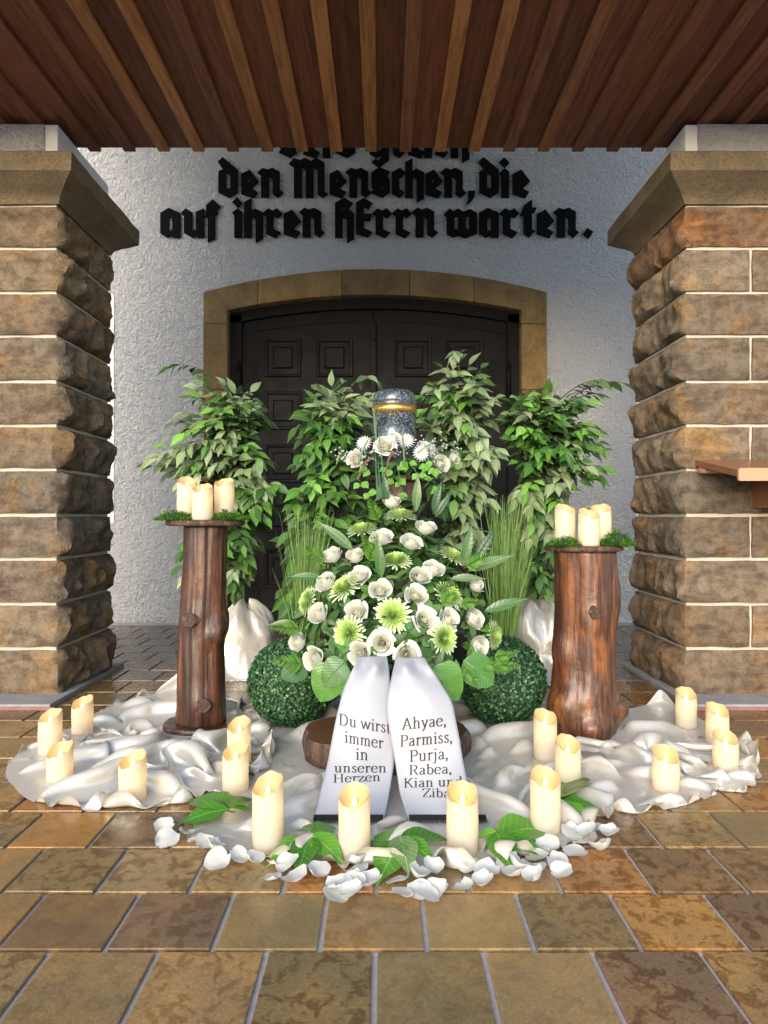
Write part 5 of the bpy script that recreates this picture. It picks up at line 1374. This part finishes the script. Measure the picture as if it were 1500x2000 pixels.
ribbon(RIB_R, [('Ahyae,', 829, 1413, 33, .96, -.10), ('Parmiss,', 833, 1446, 33, .92, -.09), ('Purja,', 838, 1477, 33, .96, -.08), ('Rabea,', 841, 1505, 29, 1.08, -.04), ('Kian und', 846, 1530, 27, 1.14, -.03), ('Ziba', 852, 1551, 25, 1.2, .02)],
       'white memorial ribbon printed with the names Ahyae to Ziba', .022, 5)

# ---- laurel sprigs and loose petals on the tiles
def c8(x, y): return 280+x/1.579, 1480+y/1.579
LAU = leaf_meshes([leaf_geo(.56, .10, .16, rows=9, wavy=.4), leaf_geo(.50, .14, .10, rows=9, wavy=.3)], 'laurel')
rl = random.Random(8)
sprigs = [((262, 165), [(148, 128), (120, 198), (335, 125), (330, 175)], 'laurel sprig left of the front row of candles'),
          ((515, 248), [(392, 318), (478, 352), (603, 320), (592, 232), (478, 232)], 'laurel sprig between the two left candles of the front row'),
          ((790, 262), [(694, 248), (732, 370), (932, 262), (892, 330), (815, 360)], 'laurel sprig in the middle of the front row'),
          ((1088, 242), [(1242, 218), (1228, 305), (1128, 338), (1032, 262)], 'laurel sprig between the two right candles of the front row'),
          ((1285, 140), [(1395, 150), (1368, 208), (1308, 58), (1335, 95)], 'laurel sprig right of the rightmost front candle')]
for (c, tips, lab) in sprigs:
    b = fl(*c8(*c), .034); root = empty('laurel_sprig', (b.x, b.y, .012)); tag(root, lab, 'leaf sprig', 'laurel sprigs on the tiles')
    for k, t in enumerate(tips):
        q = fl(*c8(*t), .016); st = b-root.location; d = q-b; L = d.length
        col = rl.choice(((.065, .20, .022), (.085, .24, .028), (.05, .16, .02)))
        if k == len(tips)-1 and len(tips) > 4: col = (.13, .22, .08)
        put('leaf', rl.choice(LAU), root, frame(st+Vector((0, 0, .004*k)), d+Vector((0, 0, .10*L)), (rl.uniform(-.35, .35), rl.uniform(-.5, 0), 1), L*1.12), col)
    MB().tube([(0, 0, .023), (.008, .012, .014), (.012, .035, .006)], [.0022, .0018, .0012], 5).build('stem', MATS['stem'], root)
def petal_mesh(cup, seed):
    P = []; n = 8
    for i in range(n+1):
        t = i/n; row = []
        for j in range(n+1):
            s_ = 2*j/n-1; w = .5*math.sin(PI*(.13+.75*t))**.7
            x = s_*w; y = t-.5-.10*abs(s_)**3*t
            y -= .09*max(0, 1-abs(s_)*3)*t**6
            z = cup*(x*x*1.6+(y)**2*1.1)+.45*max(0, s_*(-1)**int(seed)-.35)**2*t+.30*max(0, t-.72)**1.5+.05*math.sin(4*x+5*y+seed*2)+.05*noise.noise(Vector((x*3, y*3, seed)))
            row.append((x, y, z))
        P.append(row)
    return MB().grid(P).mesh('rose_petal', MATS['petal'], True)
PM = [petal_mesh(c, s) for c, s in ((.55, 1), (.35, 2), (.8, 3), (.2, 4))]
clumps = [([(65, 225), (72, 262)], 'at the far left of the row'), ([(142, 240), (170, 262), (188, 280), (222, 285), (232, 335)], 'below the left laurel sprig'),
          ([(292, 312), (342, 322)], 'before the leftmost front candle'), ([(412, 335), (395, 375), (445, 348), (470, 380), (540, 362)], 'below the second laurel sprig'),
          ([(655, 335), (660, 362), (600, 405), (590, 432), (650, 400), (645, 440), (702, 395)], 'before the candle at the Du wirst ribbon'),
          ([(785, 385), (800, 430), (848, 380), (890, 360), (850, 418), (905, 415), (870, 432)], 'below the middle laurel sprig'),
          ([(1000, 338), (1065, 362), (985, 408), (1052, 404)], 'before the candle at the names ribbon'),
          ([(1140, 362), (1158, 348), (1215, 322), (1205, 388), (1210, 352), (1250, 288), (1275, 325), (1290, 364)], 'below the fourth laurel sprig'),
          ([(1318, 232), (1335, 302), (1372, 250), (1408, 292), (1395, 222), (1440, 252)], 'right of the rightmost front candle')]
ORD = ['first', 'second', 'third', 'fourth', 'fifth', 'sixth', 'seventh', 'eighth']
for pts, where in clumps:
    pts = sorted(pts)
    for k, q in enumerate(pts):
        p = fl(*c8(*q), .012)
        o = put('rose_petal', rl.choice(PM), None, T(p.x, p.y, .015+.004*(k % 3)) @ Matrix.Rotation(rl.uniform(0, 6.28), 4, 'Z') @ Matrix.Rotation(rl.uniform(-.4, .4), 4, 'X') @ Matrix.Rotation(rl.uniform(-.35, .35), 4, 'Y') @ Matrix.Scale(rl.uniform(.046, .060), 4))
        tag(o, ORD[k]+' petal from left in the clump '+where, 'petal', 'loose rose petals on the tiles')
